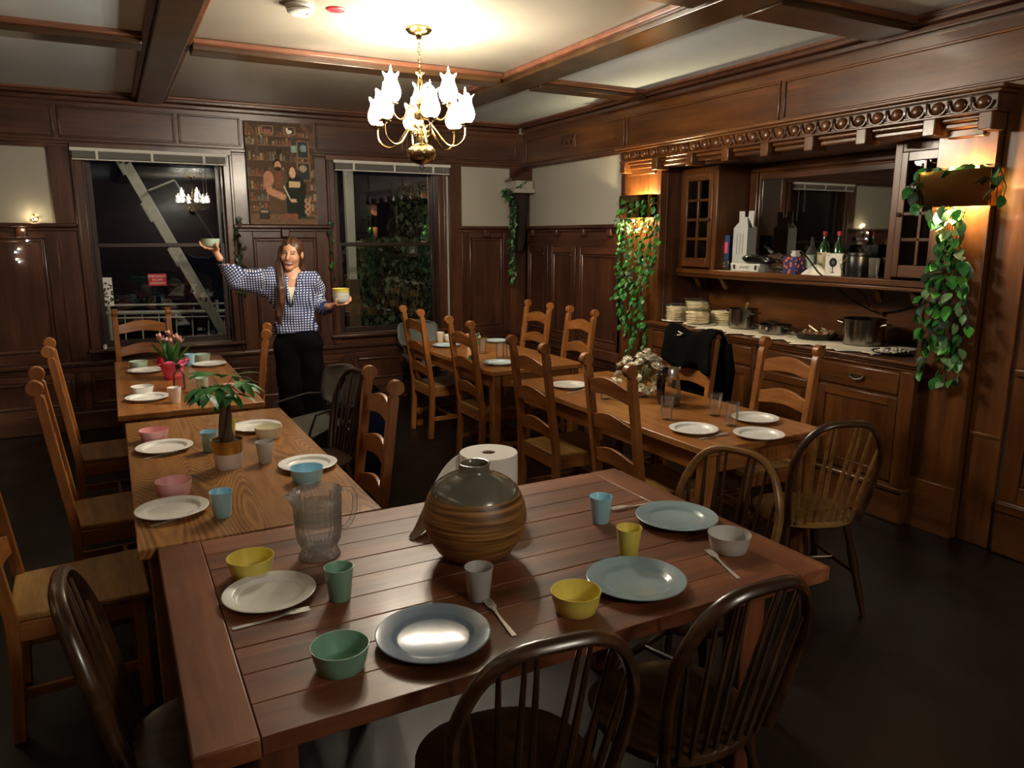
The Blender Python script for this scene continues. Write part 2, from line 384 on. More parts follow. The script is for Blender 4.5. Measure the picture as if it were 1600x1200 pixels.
def beam(name, label, b, ax):
    x0, x1, y0, y1 = b; w = .042
    o = bpy.data.objects.new(name, None); COL.objects.link(o); S(o, label, 'beam')
    B('beam_board', 'beam_wood', (x0, x1, y0, y1, ZC - .068, ZC), o, .006)
    if ax == 'y':
        for a0, a1 in ((x0 - w, x0), (x1, x1 + w)): B('moulding', 'trim_red', (a0, a1, y0, y1, ZC - .036, ZC), o, .008)
    else:
        for a0, a1 in ((y0 - w, y0), (y1, y1 + w)): B('moulding', 'trim_red', (x0, x1, a0, a1, ZC - .036, ZC), o, .008)
beam('trim_1', 'long dark ceiling beam running to the left window', (.335, .53, YF, 7.4), 'y')
beam('trim_2', 'long dark ceiling beam right of the chandelier', (2.745, 3.0, YF, 7.4), 'y')
for i, (x0, x1, lab) in enumerate(((XL, .293, 'short ceiling cross beam at the left edge'), (.572, 2.703, 'ceiling cross beam behind the chandelier'), (3.042, 4.06, 'short ceiling cross beam near the far right corner'))):
    beam('trim_%d' % (3 + i), lab, (x0, x1, 5.215, 5.395), 'x')
for i, (x0, x1, lab) in enumerate(((XL, .293, 'ceiling cross beam over the left side near the camera'), (.572, 2.703, 'ceiling cross beam above the front table'), (3.042, 4.06, 'ceiling cross beam over the sideboard'))):
    beam('trim_%d' % (6 + i), lab, (x0, x1, 2.86, 3.125), 'x')
# ---- back wall
W1, W2, WZ0, WZ1 = (-.13, 1.0), (2.02, 3.12), .72, 2.43
m = MB()
for x0, x1, z0, z1 in ((XL, W1[0], 0, ZC), (W1[1], W2[0], 0, ZC), (W2[1], 4.75, 0, ZC), (W1[0], W1[1], 0, WZ0), (W1[0], W1[1], WZ1, ZC), (W2[0], W2[1], 0, WZ0), (W2[0], W2[1], WZ1, ZC)):
    m.box(x0, x1, YB, YB + .13, z0, z1)
wb = S(m.build('wall_back', 'plaster'), 'back wall of dark panelling and white plaster around two windows', 'wall')
def fr(x0, x1, z0, z1, y, pn='panel_z', t=.03, w=.09, top=.09):
    # framed wainscot panel on the back wall
    B('panel', pn, (x0 + w - .01, x1 - w + .01, y + .012, YB, z0 + w - .01, z1 - top + .01), wb)
    B('stile', 'panel_z', (x0, x0 + w, y, YB, z0, z1), wb, .004); B('stile', 'panel_z', (x1 - w, x1, y, YB, z0, z1), wb, .004)
    B('rail', 'panel_x', (x0 + w, x1 - w, y, YB, z1 - top, z1), wb, .004); B('rail', 'panel_x', (x0 + w, x1 - w, y, YB, z0, z0 + w), wb, .004)
    i = .035
    for b in ((x0 + w, x0 + w + i, y + .004, YB, z0 + w, z1 - top), (x1 - w - i, x1 - w, y + .004, YB, z0 + w, z1 - top)): B('moulding', 'panel_z', b, wb, .012)
    for b in ((x0 + w + i, x1 - w - i, y + .004, YB, z1 - top - i, z1 - top), (x0 + w + i, x1 - w - i, y + .004, YB, z0 + w, z0 + w + i)): B('moulding', 'panel_x', b, wb, .012)
YW_ = YB - .03
# frieze, rails
B('frieze_board', 'panel_x', (XL, XR, YB - .025, YB, 2.43, 2.80), wb)
for x0, x1 in ((XL, -.30), (-.27, .62), (.65, 1.17), (1.86, 2.75), (2.78, 4.05)):
    z0, z1 = 2.51, 2.765; t = .018
    for b in ((x0, x1, z1 - t, z1), (x0, x1, z0, z0 + t), (x0, x0 + t, z0 + t, z1 - t), (x1 - t, x1, z0 + t, z1 - t)):
        B('moulding', 'panel_x', (b[0], b[1], YB - .037, YB - .025, b[2], b[3]), wb, .005)
B('picture_rail', 'panel_x', (XL, XR, YB - .045, YB - .025, 2.455, 2.49), wb, .008)
# full-height wood between fields
for x0, x1, z0, z1 in ((-.37, -.21, .6, 2.44), (1.075, 1.945, 1.81, 2.44), (3.245, 3.39, .6, 2.44), (3.985, 4.15, .6, 2.44), (XL, -.37, 2.425, 2.44)):
    B('stile', 'panel_z', (x0, x1, YB - .03, YB, z0, z1), wb, .004)
fr(XL, -.37, .62, 1.775, YW_); fr(1.09, 1.95, .62, 1.775, YW_, w=.13); fr(3.39, 3.985, .62, 1.775, YW_)
for x0, x1 in ((XL, -.21), (1.05, 1.98), (3.35, 4.15)):
    B('ledge', 'panel_x', (x0, x1, YB - .085, YB, 1.775, 1.81), wb, .01)
    B('ledge_moulding', 'panel_x', (x0, x1, YB - .05, YB - .03, 1.745, 1.775), wb, .008)
for x in (-.62, 1.52, 3.68): B('corbel', 'panel_z', (x - .04, x + .04, YB - .07, YB - .03, 1.69, 1.775), wb, .01)
# below the windows
B('rail', 'panel_x', (XL, XR, YB - .035, YB, .52, .62), wb, .006); B('ledge_moulding', 'panel_x', (XL, XR, YB - .06, YB - .035, .575, .615), wb, .01)
for x0, x1 in ((W1[0] - .08, W1[1] + .08), (W2[0] - .08, W2[1] + .08)): B('rail', 'panel_x', (x0, x1, YB - .03, YB, .62, .71), wb, .004)
for x0, x1 in ((XL, -.3), (-.3, .5), (.5, 1.3), (1.3, 2.1), (2.1, 3.0), (3.0, 3.6), (3.6, 4.15)):
    fr(x0, x1, .16, .52, YB - .026, w=.06, top=.06)
S(B('baseboard_back', 'panel_x', (XL, XR, YB - .045, YB, 0, .17), None, .008), 'dark wooden baseboard along the window wall', 'baseboard')
crn = ES('trim_9', 'dark stepped cornice moulding along the window wall', 'cornice')
B('cornice_board', 'panel_x', (XL, 4.06, 7.415, YB - .0, 2.845, ZC), crn, .008); B('cornice_board', 'panel_x', (XL, 4.08, 7.445, YB, 2.80, 2.845), crn, .012)
B('moulding', 'trim_red', (XL, 4.06, 7.375, 7.415, 2.868, ZC), crn, .006)
# ---- windows
def window(n, x0, x1, label):
    w = ES('window_%d' % n, label, 'window'); y = YB
    for a0, a1 in ((x0 - .08, x0 + .005), (x1 - .005, x1 + .08)):
        B('casing', 'panel_z', (a0, a1, y - .045, y, .62, WZ1 + .03), w, .008)
        c = a0 if a0 < x0 - .05 else a1
    B('casing', 'panel_z', (x0 - .08, x0 - .05, y - .06, y - .045, .62, WZ1), w, .008); B('casing', 'panel_z', (x1 + .05, x1 + .08, y - .06, y - .045, .62, WZ1), w, .008)
    B('head_casing', 'panel_x', (x0 - .08, x1 + .08, y - .05, y, WZ1 - .01, WZ1 + .05), w, .006)
    B('sill', 'panel_x', (x0 - .1, x1 + .1, y - .085, y + .1, WZ0 - .035, WZ0), w, .01)
    for a0, a1 in ((x0, x0 + .025), (x1 - .025, x1)): B('jamb', 'dark_sash', (a0, a1, y, y + .13, WZ0, WZ1), w)
    B('jamb', 'dark_sash', (x0, x1, y, y + .13, WZ1 - .02, WZ1), w)
    a0, a1 = x0 + .025, x1 - .025
    for nm, y0, z0, z1 in (('lower_sash', y + .03, WZ0, 1.64), ('upper_sash', y + .072, 1.60, WZ1 - .02)):
        s = bpy.data.objects.new(nm, None); COL.objects.link(s); s.parent = w
        B('stile', 'dark_sash', (a0, a0 + .04, y0, y0 + .038, z0, z1), s, .003); B('stile', 'dark_sash', (a1 - .04, a1, y0, y0 + .038, z0, z1), s, .003)
        B('rail', 'dark_sash', (a0 + .04, a1 - .04, y0, y0 + .038, z0, z0 + (.06 if nm[0] == 'l' else .035)), s, .003)
        B('rail', 'dark_sash', (a0 + .04, a1 - .04, y0, y0 + .038, z1 - .035, z1), s, .003)
        pn = B('pane', 'window_glass', (a0 + .038, a1 - .038, y0 + .017, y0 + .02, z0 + .03, z1 - .03), s)
    if n == 2:
        for lx in (a0 + .22, a1 - .12): B('sash_lock', 'steel', (lx - .03, lx + .03, y + .02, y + .05, 1.64, 1.655), w, .004)
    return w
window(1, W1[0], W1[1], 'left sash window with fire escape outside'); window(2, W2[0], W2[1], 'right sash window with dark shrubs outside')
def blind(x0, x1, label):
    b = thing('window_blind', label, 'blind', ((x0 + x1) / 2, YB - .10, 2.33), group='raised venetian blinds'); h = (x1 - x0) / 2
    m = MB(); m.cbox((0, 0, .085), (2 * h, .045, .028)); m.build('headrail', 'blind_white', b, bevel=.003)
    for k in range(9): MB().cbox((0, 0, .018 + k * .0062), (2 * h - .03, .045, .003)).build('slat', 'blind_grey', b)
    MB().cbox((0, 0, .005), (2 * h - .02, .03, .012)).build('bottom_rail', 'blind_white', b, bevel=.003)
    for x in (-h * .68, 0, h * .68): MB().cbox((x, -.024, .04), (.02, .004, .075)).build('ladder_tape', 'blind_white', b)
    MB().tube([(h * .86, -.028, .07), (h * .86, -.03, -.15), (h * .87, -.03, -.42)], .003, 6).build('tilt_wand', 'blind_grey', b)
    for dx in (.68, .64): MB().tube([(h * dx, -.027, .05), (h * (dx + .002), -.027, -.3)], .0018, 5).build('cord', 'blind_grey', b)
blind(-.205, 1.03, 'raised white venetian blind over the left window'); blind(2.0, 3.23, 'raised white venetian blind over the right window')
# ---- right wall
RY0, RY1 = 2.66, 5.03
m = MB()
for y0, y1, z0, z1, x0 in ((YF, RY0, 0, ZC, XR + .02), (RY1, YB, 0, ZC, XR + .02), (RY0, RY1, 2.27, ZC, XR + .02), (RY0, RY1, 0, 2.27, 4.70)):
    m.box(x0, 4.78, y0, y1, z0, z1)
wr = S(m.build('wall_right', 'plaster'), 'right wall of panelling and plaster with the built-in recess', 'wall')
def frr(y0, y1, z0, z1, x=XR - .01, w=.08, mat='panel'):
    B('panel', mat + '_z', (x + .014, XR + .02, y0 + w - .01, y1 - w + .01, z0 + w - .01, z1 - w + .01), wr)
    for a in ((y0, y0 + w), (y1 - w, y1)): B('stile', mat + '_z', (x, XR + .02, a[0], a[1], z0, z1), wr, .004)
    for a in ((z0, z0 + w), (z1 - w, z1)): B('rail', mat + '_y', (x, XR + .02, y0 + w, y1 - w, a[0], a[1]), wr, .004)
    i = .03
    for a in ((y0 + w, y0 + w + i), (y1 - w - i, y1 - w)): B('moulding', mat + '_z', (x + .005, XR + .02, a[0], a[1], z0 + w, z1 - w), wr, .01)
    for a in ((z0 + w, z0 + w + i), (z1 - w - i, z1 - w)): B('moulding', mat + '_y', (x + .005, XR + .02, y0 + w + i, y1 - w - i, a[0], a[1]), wr, .01)
B('frieze_board', 'built_y', (XR - .005, XR + .02, YF, YB, 2.43, 2.80), wr)
for y0, y1 in ((YF, .4), (.43, 2.1), (2.13, 3.82), (3.85, 5.58), (5.61, 7.40)):
    t = .018
    for a in ((y0, y1, 2.72, 2.738), (y0, y1, 2.475, 2.493)): B('moulding', 'built_y', (XR - .017, XR - .005, *a), wr, .005)
    for a in ((y0, y0 + t), (y1 - t, y1)): B('moulding', 'built_z', (XR - .017, XR - .005, a[0], a[1], 2.493, 2.72), wr, .005)
B('picture_rail', 'panel_y', (XR - .03, XR - .005, 5.55, YB - .02, 2.44, 2.475), wr, .008)
for y0, y1, z0, z1 in ((7.36, 7.48, .6, 2.44), (5.53, 5.64, .6, 2.44), (5.53, 7.48, 2.425, 2.45)): B('stile', 'panel_z', (XR - .01, XR + .02, y0, y1, z0, z1), wr, .004)
B('ledge', 'panel_y', (XR - .07, XR + .02, 5.55, 7.45, 1.775, 1.81), wr, .01); B('ledge_moulding', 'panel_y', (XR - .035, XR - .01, 5.55, 7.45, 1.745, 1.775), wr, .008)
for y in (7.2, 6.7, 6.2, 5.75): B('corbel', 'panel_z', (XR - .06, XR - .01, y - .035, y + .035, 1.70, 1.775), wr, .01)
B('rail', 'panel_y', (XR - .01, XR + .02, 5.55, 7.48, 1.60, 1.775), wr, .003)
for y0, y1 in ((6.92, 7.40), (6.38, 6.90), (5.6, 6.36)): frr(y0, y1, .62, 1.60, w=.07)
B('rail', 'panel_y', (XR - .025, XR + .02, 5.55, 7.48, .52, .62), wr, .008)
for y0, y1 in ((6.5, 7.48), (5.55, 6.5)): frr(y0, y1, .16, .52, w=.06)
# wood bays nearer the camera
B('stile', 'built_z', (XR - .005, XR + .02, 2.16, 2.335, .0, 2.44), wr, .004)
B('rail', 'built_y', (XR - .012, XR - .005, 2.16, 2.33, .62, .64), wr, .003)
for y0, y1 in ((1.2, 2.13), (.1, 1.2), (-1.0, .1), (-2.2, -1.0), (YF, -2.2)):
    frr(y0, y1, .30, .98, w=.09, mat='built'); frr(y0, y1, 1.02, 1.77, w=.09, mat='built')
    B('rail', 'built_y', (XR - .03, XR + .02, y0, y1, .98, 1.02), wr, .008); B('rail', 'built_y', (XR - .03, XR + .02, y0, y1, .0, .30), wr, .008)
    B('ledge', 'built_y', (XR - .07, XR + .02, y0, y1, 1.77, 1.81), wr, .01)
    B('moulding', 'built_y', (XR - .04, XR - .03, y0, y1, .24, .29), wr, .01)
B('panel', 'built_y', (XR + .0, XR + .02, YF, 2.13, 1.81, 2.43), wr)
S(B('baseboard_right', 'panel_y', (XR - .035, XR + .02, 5.55, YB - .05, 0, .16), None, .008), 'dark baseboard on the right wall in the far corner', 'baseboard')
crn = ES('trim_10', 'dark stepped cornice moulding along the right wall', 'cornice')
B('cornice_board', 'panel_y', (4.065, XR + .02, YF, YB - .09, 2.845, ZC), crn, .008); B('cornice_board', 'panel_y', (4.095, XR + .02, YF, YB - .06, 2.80, 2.845), crn, .012)
B('moulding', 'trim_red', (4.02, 4.065, YF, YB - .13, 2.868, ZC), crn, .006)
S(B('wall_left', 'panel_y', (XL - .1, XL, YF, YB + .13, 0, ZC)), 'dark left wall outside the picture', 'wall')
S(B('wall_front', 'panel_x', (XL, 4.78, YF - .1, YF, 0, ZC)), 'dark wall behind the camera', 'wall')
# carved plaque on the frieze
pl = thing('carved_plaque', 'small carved leaf ornament on the frieze in the far right corner', 'ornament', (XR - .012, 6.55, 2.63))
m = MB()
for k in range(9):
    a = -1 + k * .25; m.tube([(0, .11 * a, -.05 + .02 * (k % 3)), (-.012, .11 * a - .02, .01), (0, .11 * a - .05, .05 - .02 * (k % 2))], [.008, .014, .004], 6)
m.build('relief', 'panel_y', pl, smooth=True); MB().cbox((.004, 0, 0), (.012, .28, .13)).build('backing', 'panel_y', pl, bevel=.004)

# ------------------------------------------------------------------ outside the windows
gr = S(B('ground', 'night_ground', (-8, 12, YB + .2, 20, -.4, -.3)), 'dark ground outside the windows', 'ground')
fe = thing('fire_escape', 'pale steel fire escape stair outside the left window', 'fire escape', (0, 8.4, 0))
m = MB(); P0, P1 = YW(172, 215, 8.4), YW(373, 560, 8.4); d = (P1 - P0); d.y = 0; L_ = d.length; d.normalize(); nrm = Vector((-d.z, 0, d.x))
R = Matrix((d, Vector((0, 1, 0)), nrm)).transposed()
mid = (P0 + P1) / 2; m = MB(); m.cbox((mid.x, 0, mid.z), (L_, .04, .10), R); m.build('stringer', 'fire_steel', fe, bevel=.004)
for k in range(5):
    q = P0.lerp(P1, .1 + .2 * k); MB().cbox((q.x - .045, .0, q.z - .028), (.2, .05, .035), R).build('splice_plate', 'fire_steel', fe, bevel=.003)
    for s in (-.03, .03): MB().tube([(q.x + s, -.03, q.z), (q.x + s, -.018, q.z)], .011, 8).build('bolt', 'steel_dark', fe)
for px_ in (-.05, 1.02): MB().tube([(px_, .5, -.3), (px_, .5, 1.0)], .02, 8).build('support_post', 'fire_steel', fe)
a, b = YW(232, 298, 8.36), YW(272, 282, 8.36); MB().tube([(a.x, -.04, a.z), (b.x, -.04, b.z)], .024, 8, flat=.5).build('brace', 'fire_steel', fe)
a, b = YW(272, 282, 8.6), YW(335, 375, 8.6); MB().tube([(a.x, .2, a.z), (b.x, .2, b.z)], .012, 6).build('brace', 'steel_dark', fe)
for py0, py1, r in ((478, 474, .012), (490, 486, .022), (498, 494, .008), (556, 533, .012)):
    a, b = YW(130, py0, 8.9), YW(372, py1, 8.9); MB().tube([(a.x, .5, a.z), (b.x, .5, b.z)], r, 8).build('rail', 'fire_steel', fe)
for px in (168, 195, 222, 248, 275, 300, 325, 350):
    a, b = YW(px, 490, 8.92), YW(px + 2, 545, 8.92); MB().tube([(a.x, .52, a.z), (b.x, .52, b.z - .1)], .009, 6).build('baluster', 'fire_steel', fe)
ps = thing('outdoor_post', 'pale wooden post outside the right window', 'post', (YW(545, 300, 8.8).x, 8.8, -.3))
m = MB(); m.cbox((0, 0, 2.2), (.10, .10, 1.5)); m.build('shaft', 'fire_steel', ps, bevel=.01); m = MB(); m.cbox((0, 0, .75), (.14, .14, 1.5)); m.build('footing', 'trunk', ps, bevel=.01)
# ------------------------------------------------------------------ tables
def table(name, label, x0, x1, y0, y1, mt, ml, th=.035, leg=.065, apr=.09, top=None):
    t = thing(name, label, 'table', ((x0 + x1) / 2, (y0 + y1) / 2, 0)); hx, hy = (x1 - x0) / 2, (y1 - y0) / 2
    MB().box(-hx, hx, -hy, hy, TZ - th, TZ).build('tabletop', mt, t, bevel=.005)
    i = .04
    for sx in (-1, 1):
        MB().box(sx * (hx - i) - .012, sx * (hx - i) + .012, -hy + i + leg, hy - i - leg, TZ - th - apr, TZ - th).build('apron', ml + '_y', t, bevel=.002)
        for sy in (-1, 1):
            cx, cy = sx * (hx - i - leg / 2 + .01), sy * (hy - i - leg / 2 + .01)
            MB().cbox((cx, cy, (TZ - th) / 2), (leg, leg, TZ - th)).build('leg', ml + '_z', t, bevel=.006)
    for sy in (-1, 1):
        MB().box(-hx + i + leg, hx - i - leg, sy * (hy - i) - .012, sy * (hy - i) + .012, TZ - th - apr, TZ - th).build('apron', ml + '_x', t, bevel=.002)
    return t
table('dining_table', 'oak table with strong grain joined behind the front table, money tree on it', -.005, .77, 2.405, 4.19, 'oak_top', 'table')
table('dining_table', 'wooden table under the left window with pink-wrapped tulips', -.035, .725, 4.39, 6.36, 'table_y', 'table')
table('dining_table', 'brown wooden table beside the sideboard with white chrysanthemums', 2.28, 3.07, 2.41, 4.27, 'table_y', 'table')
table('dining_table', 'small wooden table in the far right corner by the right window', 2.31, 3.1, 4.62, 6.3, 'table_y', 'table')
ft = thing('plank_table', 'large reddish plank table in the foreground with breadboard ends', 'table', (.91, 1.865, 0))
FX0, FX1, FY0, FY1 = .05, 1.765, 1.335, 2.395
bw = .122; n = 9; pw = (FY1 - FY0) / n
for x0, x1 in ((FX0, FX0 + bw), (FX1 - bw, FX1)):
    MB().box(x0 - .91, x1 - .91 - 0.0, FY0 - 1.865, FY1 - 1.865, TZ - .045, TZ + .0005).build('breadboard_end', 'plank_y', ft, bevel=.004)
pm = MB(); pm.box(-(FX1 - FX0 - 2 * bw) / 2 + .0015, (FX1 - FX0 - 2 * bw) / 2 - .0015, -pw / 2 + .0012, pw / 2 - .0012, -.04, 0); pme = pm.mesh('plank')
for k in range(n):
    obj('plank', pme, 'plank_x', ft, ((FX0 + FX1) / 2 - .91, FY0 + (k + .5) * pw - 1.865, TZ - .0004 * (k % 3)), bevel=.0018)
MB().box(-.66, .66, -.34, .34, TZ - .07, TZ - .044).build('underframe', 'plank_x', ft)
for sy in (-1, 1): MB().box(-.70, .70, sy * .36 - .014, sy * .36 + .014, TZ - .13, TZ - .045).build('apron', 'plank_x', ft, bevel=.003)
for sx in (-1, 1):
    MB().box(sx * .68 - .014, sx * .68 + .014, -.35, .35, TZ - .13, TZ - .045).build('apron', 'plank_y', ft, bevel=.003)
    for sy in (-1, 1): MB().cbox((sx * .69, sy * .37, (TZ - .045) / 2), (.085, .085, TZ - .045)).build('leg', 'plank_z', ft, bevel=.008)

# ------------------------------------------------------------------ ladder-back chairs (face +x, origin on the floor under the seat)
def ladder_chair():
    t = thing('ladder_back_chair', '', 'chair')
    H = 1.115
    def bx(z):  # centre line of a rear post
        return -.205 if z < .45 and z > .3 else (-.205 - .02 * (1 - z / .3) if z <= .3 else -.205 - .085 * ((z - .45) / (H - .45)))
    zs = [0, .15, .3, .45, .6, .75, .9, 1.0, H - .075]
    lo = [(bx(z) - .02, z) for z in zs]; hi = [(bx(z) + .02, z) for z in zs]
    cx, cz, r = bx(H) - .002, H - .034, .034
    arc = [(cx + r * math.cos(a), cz + r * math.sin(a)) for a in [math.radians(-52 + 284 * k / 12) for k in range(13)]]
    poly = hi + [(bx(H - .06) + .014, H - .066)] + arc + [(bx(H - .06) - .014, H - .066)] + lo[::-1]
    pm = MB().prism(poly, -.021, .021, lambda u, v, w: (u, -w, v)).mesh('post')
    for s in (-1, 1): obj('back_post', pm, 'chair_z', t, (0, s * .2, 0), bevel=.004)
    n = 13
    for k, z in enumerate((.575, .76, .945)):
        sm = MB(); top = []; bot = []
        for i in range(n):
            u = -1 + 2 * i / (n - 1); a = math.cos(u * PI / 2) ** 1.3
            top.append((u * .185, z + .036 + .036 * a)); bot.append((u * .185, z - .036 + .02 * a))
        xc = bx(z + .03)
        sm.strip(top, bot, -.009, .009, lambda u, v, w, xc=xc, z=z: (xc - .012 * math.cos(u / .185 * PI / 2) + w - .085 / .665 * (v - z), u, v))
        sm.build('slat', 'chair_y', t, bevel=.003)
    sp = [(-.215, -.19), (.20, -.225), (.215, -.215), (.215, .215), (.20, .225), (-.215, .19)]
    MB().prism(sp, .428, .452, lambda u, v, w: (u, v, w)).build('seat', 'seat_plank', t, bevel=.006)
    MB().box(-.19, .19, -.205, -.183, .36, .428).build('apron', 'chair_x', t, bevel=.003); MB().box(-.19, .19, .183, .205, .36, .428).build('apron', 'chair_x', t, bevel=.003)
    MB().box(.165, .187, -.19, .19, .36, .428).build('apron', 'chair_y', t, bevel=.003); MB().box(-.215, -.195, -.18, .18, .36, .428).build('apron', 'chair_y', t, bevel=.003)
    for s in (-1, 1):
        MB().cbox((.175, s * .19, .214), (.04, .04, .428)).build('front_leg', 'chair_z', t, bevel=.005)
        MB().box(-.2, .165, s * .195 - .009, s * .195 + .009, .15, .185).build('stretcher', 'chair_x', t, bevel=.003)
    MB().box(.166, .184, -.18, .18, .2, .235).build('stretcher', 'chair_y', t, bevel=.003)
    MB().box(-.02, .0, -.19, .19, .152, .182).build('stretcher', 'chair_y', t, bevel=.003)
    return t
lc = ladder_chair(); lu = [False]
def LC(x, y, deg, label): return place(lc, lu, (x, y, 0), math.radians(deg), label, 'ladder-back dining chairs')
LC(-.20, 3.0, 2, 'ladder-back chair cut off by the left picture edge beside the oak table')
LC(-.04, 3.81, 3, 'ladder-back chair on the left of the oak table, facing the pink bowls')
LC(-.055, 4.93, 2, 'ladder-back chair on the left of the tulip table')
LC(.19, 6.62, -92, 'ladder-back chair at the far end of the tulip table before the left window')
LC(.60, 5.18, 169, 'ladder-back chair seen edge-on beside the standing person')
LC(.72, 3.11, 178, 'ladder-back chair on the right side of the oak table')
LC(2.512, 5.95, 1, 'ladder-back chair at the corner table closest to the right window')
LC(2.512, 4.955, -1, 'ladder-back chair with a vine sprig on it at the corner table')
LC(2.40, 3.74, -1, 'ladder-back chair on the near left of the chrysanthemum table, in front of the white plate')
LC(2.40, 2.93, -3, 'ladder-back chair right behind the front table with its back to us')
LC(3.18, 5.95, 181, 'ladder-back chair against the panelled wall in the far corner')
LC(3.18, 5.24, 178, 'ladder-back chair left of the hanging vine at the corner table')
LC(3.12, 3.76, 180, 'ladder-back chair draped with a black jacket before the sideboard')
LC(3.12, 2.98, 178, 'bright ladder-back chair in front of the sideboard drawers, right of the jacket chair')

# ------------------------------------------------------------------ bow-back windsor chairs (face +x)
def windsor(tone):
    t = thing('windsor_chair', '', 'chair'); W = tone
    # saddle seat
    n = 28; m = MB(); rings = []
    for zf, sc in ((.418, .90), (.43, 1.0), (.450, 1.0), (.454, .96), (.446, .6), (.444, .2)):
        ring = []
        for k in range(n):
            a = 2 * PI * k / n; c, s = math.cos(a), math.sin(a)
            rx = .215 if c > 0 else .20; ry = .215 * (1 - .10 * max(0, -c))
            ring.append((math.copysign(abs(c) ** .8, c) * rx * sc, math.copysign(abs(s) ** .8, s) * ry * sc, zf))
        rings.append(ring)
    vs = [p for r in rings for p in r]; fs = [(i * n + k, i * n + (k + 1) % n, (i + 1) * n + (k + 1) % n, (i + 1) * n + k) for i in range(len(rings) - 1) for k in range(n)]
    fs += [tuple(range(n - 1, -1, -1)), tuple((len(rings) - 1) * n + k for k in range(n))]
    m.add(vs, fs); m.build('seat', W + '_x', t, smooth=True)
    ends = []
    for sx in (-1, 1):
        for sy in (-1, 1):
            a = Vector((sx * .13, sy * .14, .425)); b = Vector((sx * .21, sy * .215, 0)); ends.append((a, b))
            ps = [a.lerp(b, q) for q in (0, .12, .2, .3, .45, .55, .62, .7, .85, 1)]
            MB().tube(ps, [.014, .017, .013, .019, .020, .019, .014, .018, .015, .011], 10).build('leg', W + '_z', t, smooth=True)
    g = lambda i, q: ends[i][0].lerp(ends[i][1], q)
    for i, j in ((0, 2), (1, 3)): MB().tube([g(i, .55), (g(i, .55) + g(j, .55)) / 2, g(j, .55)], [.009, .014, .009], 8).build('stretcher', W + '_x', t, smooth=True)
    MB().tube([(g(0, .55) + g(2, .55)) / 2, Vector((0, 0, g(0, .55).z)), (g(1, .55) + g(3, .55)) / 2], [.009, .013, .009], 8).build('stretcher', W + '_y', t, smooth=True)
    # bow
    def bow(u):  # u -1..1
        a = u * PI / 2
        y = .232 * math.copysign(abs(math.sin(a)) ** .8, a) if abs(u) < .62 else .0
        return a
    H = .93; base = .45
    def pt(u):
        # super-elliptic arch
        a = (1 - (u + 1) / 2) * PI
        c, s = math.cos(a), math.sin(a)
        yy = math.copysign(abs(c) ** .62, c) * .21; zz = base + (H - base) * abs(s) ** .75
        yy *= .80 + .26 * min(1, (zz - base) / .3)
        f = (zz - base) / (H - base)
        xx = -.165 - .11 * f - .02 * (1 - (yy / .23) ** 2)
        return Vector((xx, yy, zz))
    N = 40; pts = [pt(-1 + 2 * k / N) for k in range(N + 1)]
    MB().tube(pts, .0145, 10, flat=1.25).build('bow', W + '_y', t, smooth=True)
    for k in range(8):
        f = -1 + 2 * (k + .5) / 8
        yb = f * .145; target = f * .205
        top = min(pts[4:-4], key=lambda p: abs(p.y - target))
        bt = Vector((-.165 - .02 * (1 - (yb / .2) ** 2), yb, base - .005))
        MB().tube([bt, bt.lerp(top, .35), bt.lerp(top, .7), top], [.007, .0095, .0075, .005], 8).build('spindle', W + '_z', t, smooth=True)
    return t
wd = windsor('windsor'); wu = [False]
def WC(x, y, deg, label): return place(wd, wu, (x, y, 0), math.radians(deg), label, 'bow-back windsor chairs')
WC(.735, 1.40, 83, 'dark bow-back windsor chair at the near edge, middle of the front table')
WC(1.235, 1.385, 89, 'dark bow-back windsor chair at the near right corner of the front table')
WC(.125, 1.86, 0, 'dark bow-back windsor chair in the lower left corner')
WC(1.685, 1.835, 196, 'bow-back windsor chair at the right end of the front table')
WC(2.765, 2.27, 70, 'bow-back windsor chair with pale seat at the near end of the chrysanthemum table')
def rewood(o, names):  # swaps the named parts to a paler wood
    for c in o.children:
        for k, mt_ in names.items():
            if c.name.split('.')[0] == k: c.material_slots[0].link = 'OBJECT'; c.material_slots[0].material = M[mt_]
for o_ in [x for x in bpy.data.objects if x.name.startswith('windsor_chair')]:
    if 'right end' in o_['label']: rewood(o_, {'bow': 'windsor_light'})
    if 'pale seat' in o_['label']: rewood(o_, {'seat': 'seat_plank', 'spindle': 'windsor_light'})
WC(.935, 4.14, 190, 'windsor chair half hidden behind the ladder-back chair right of the oak table')

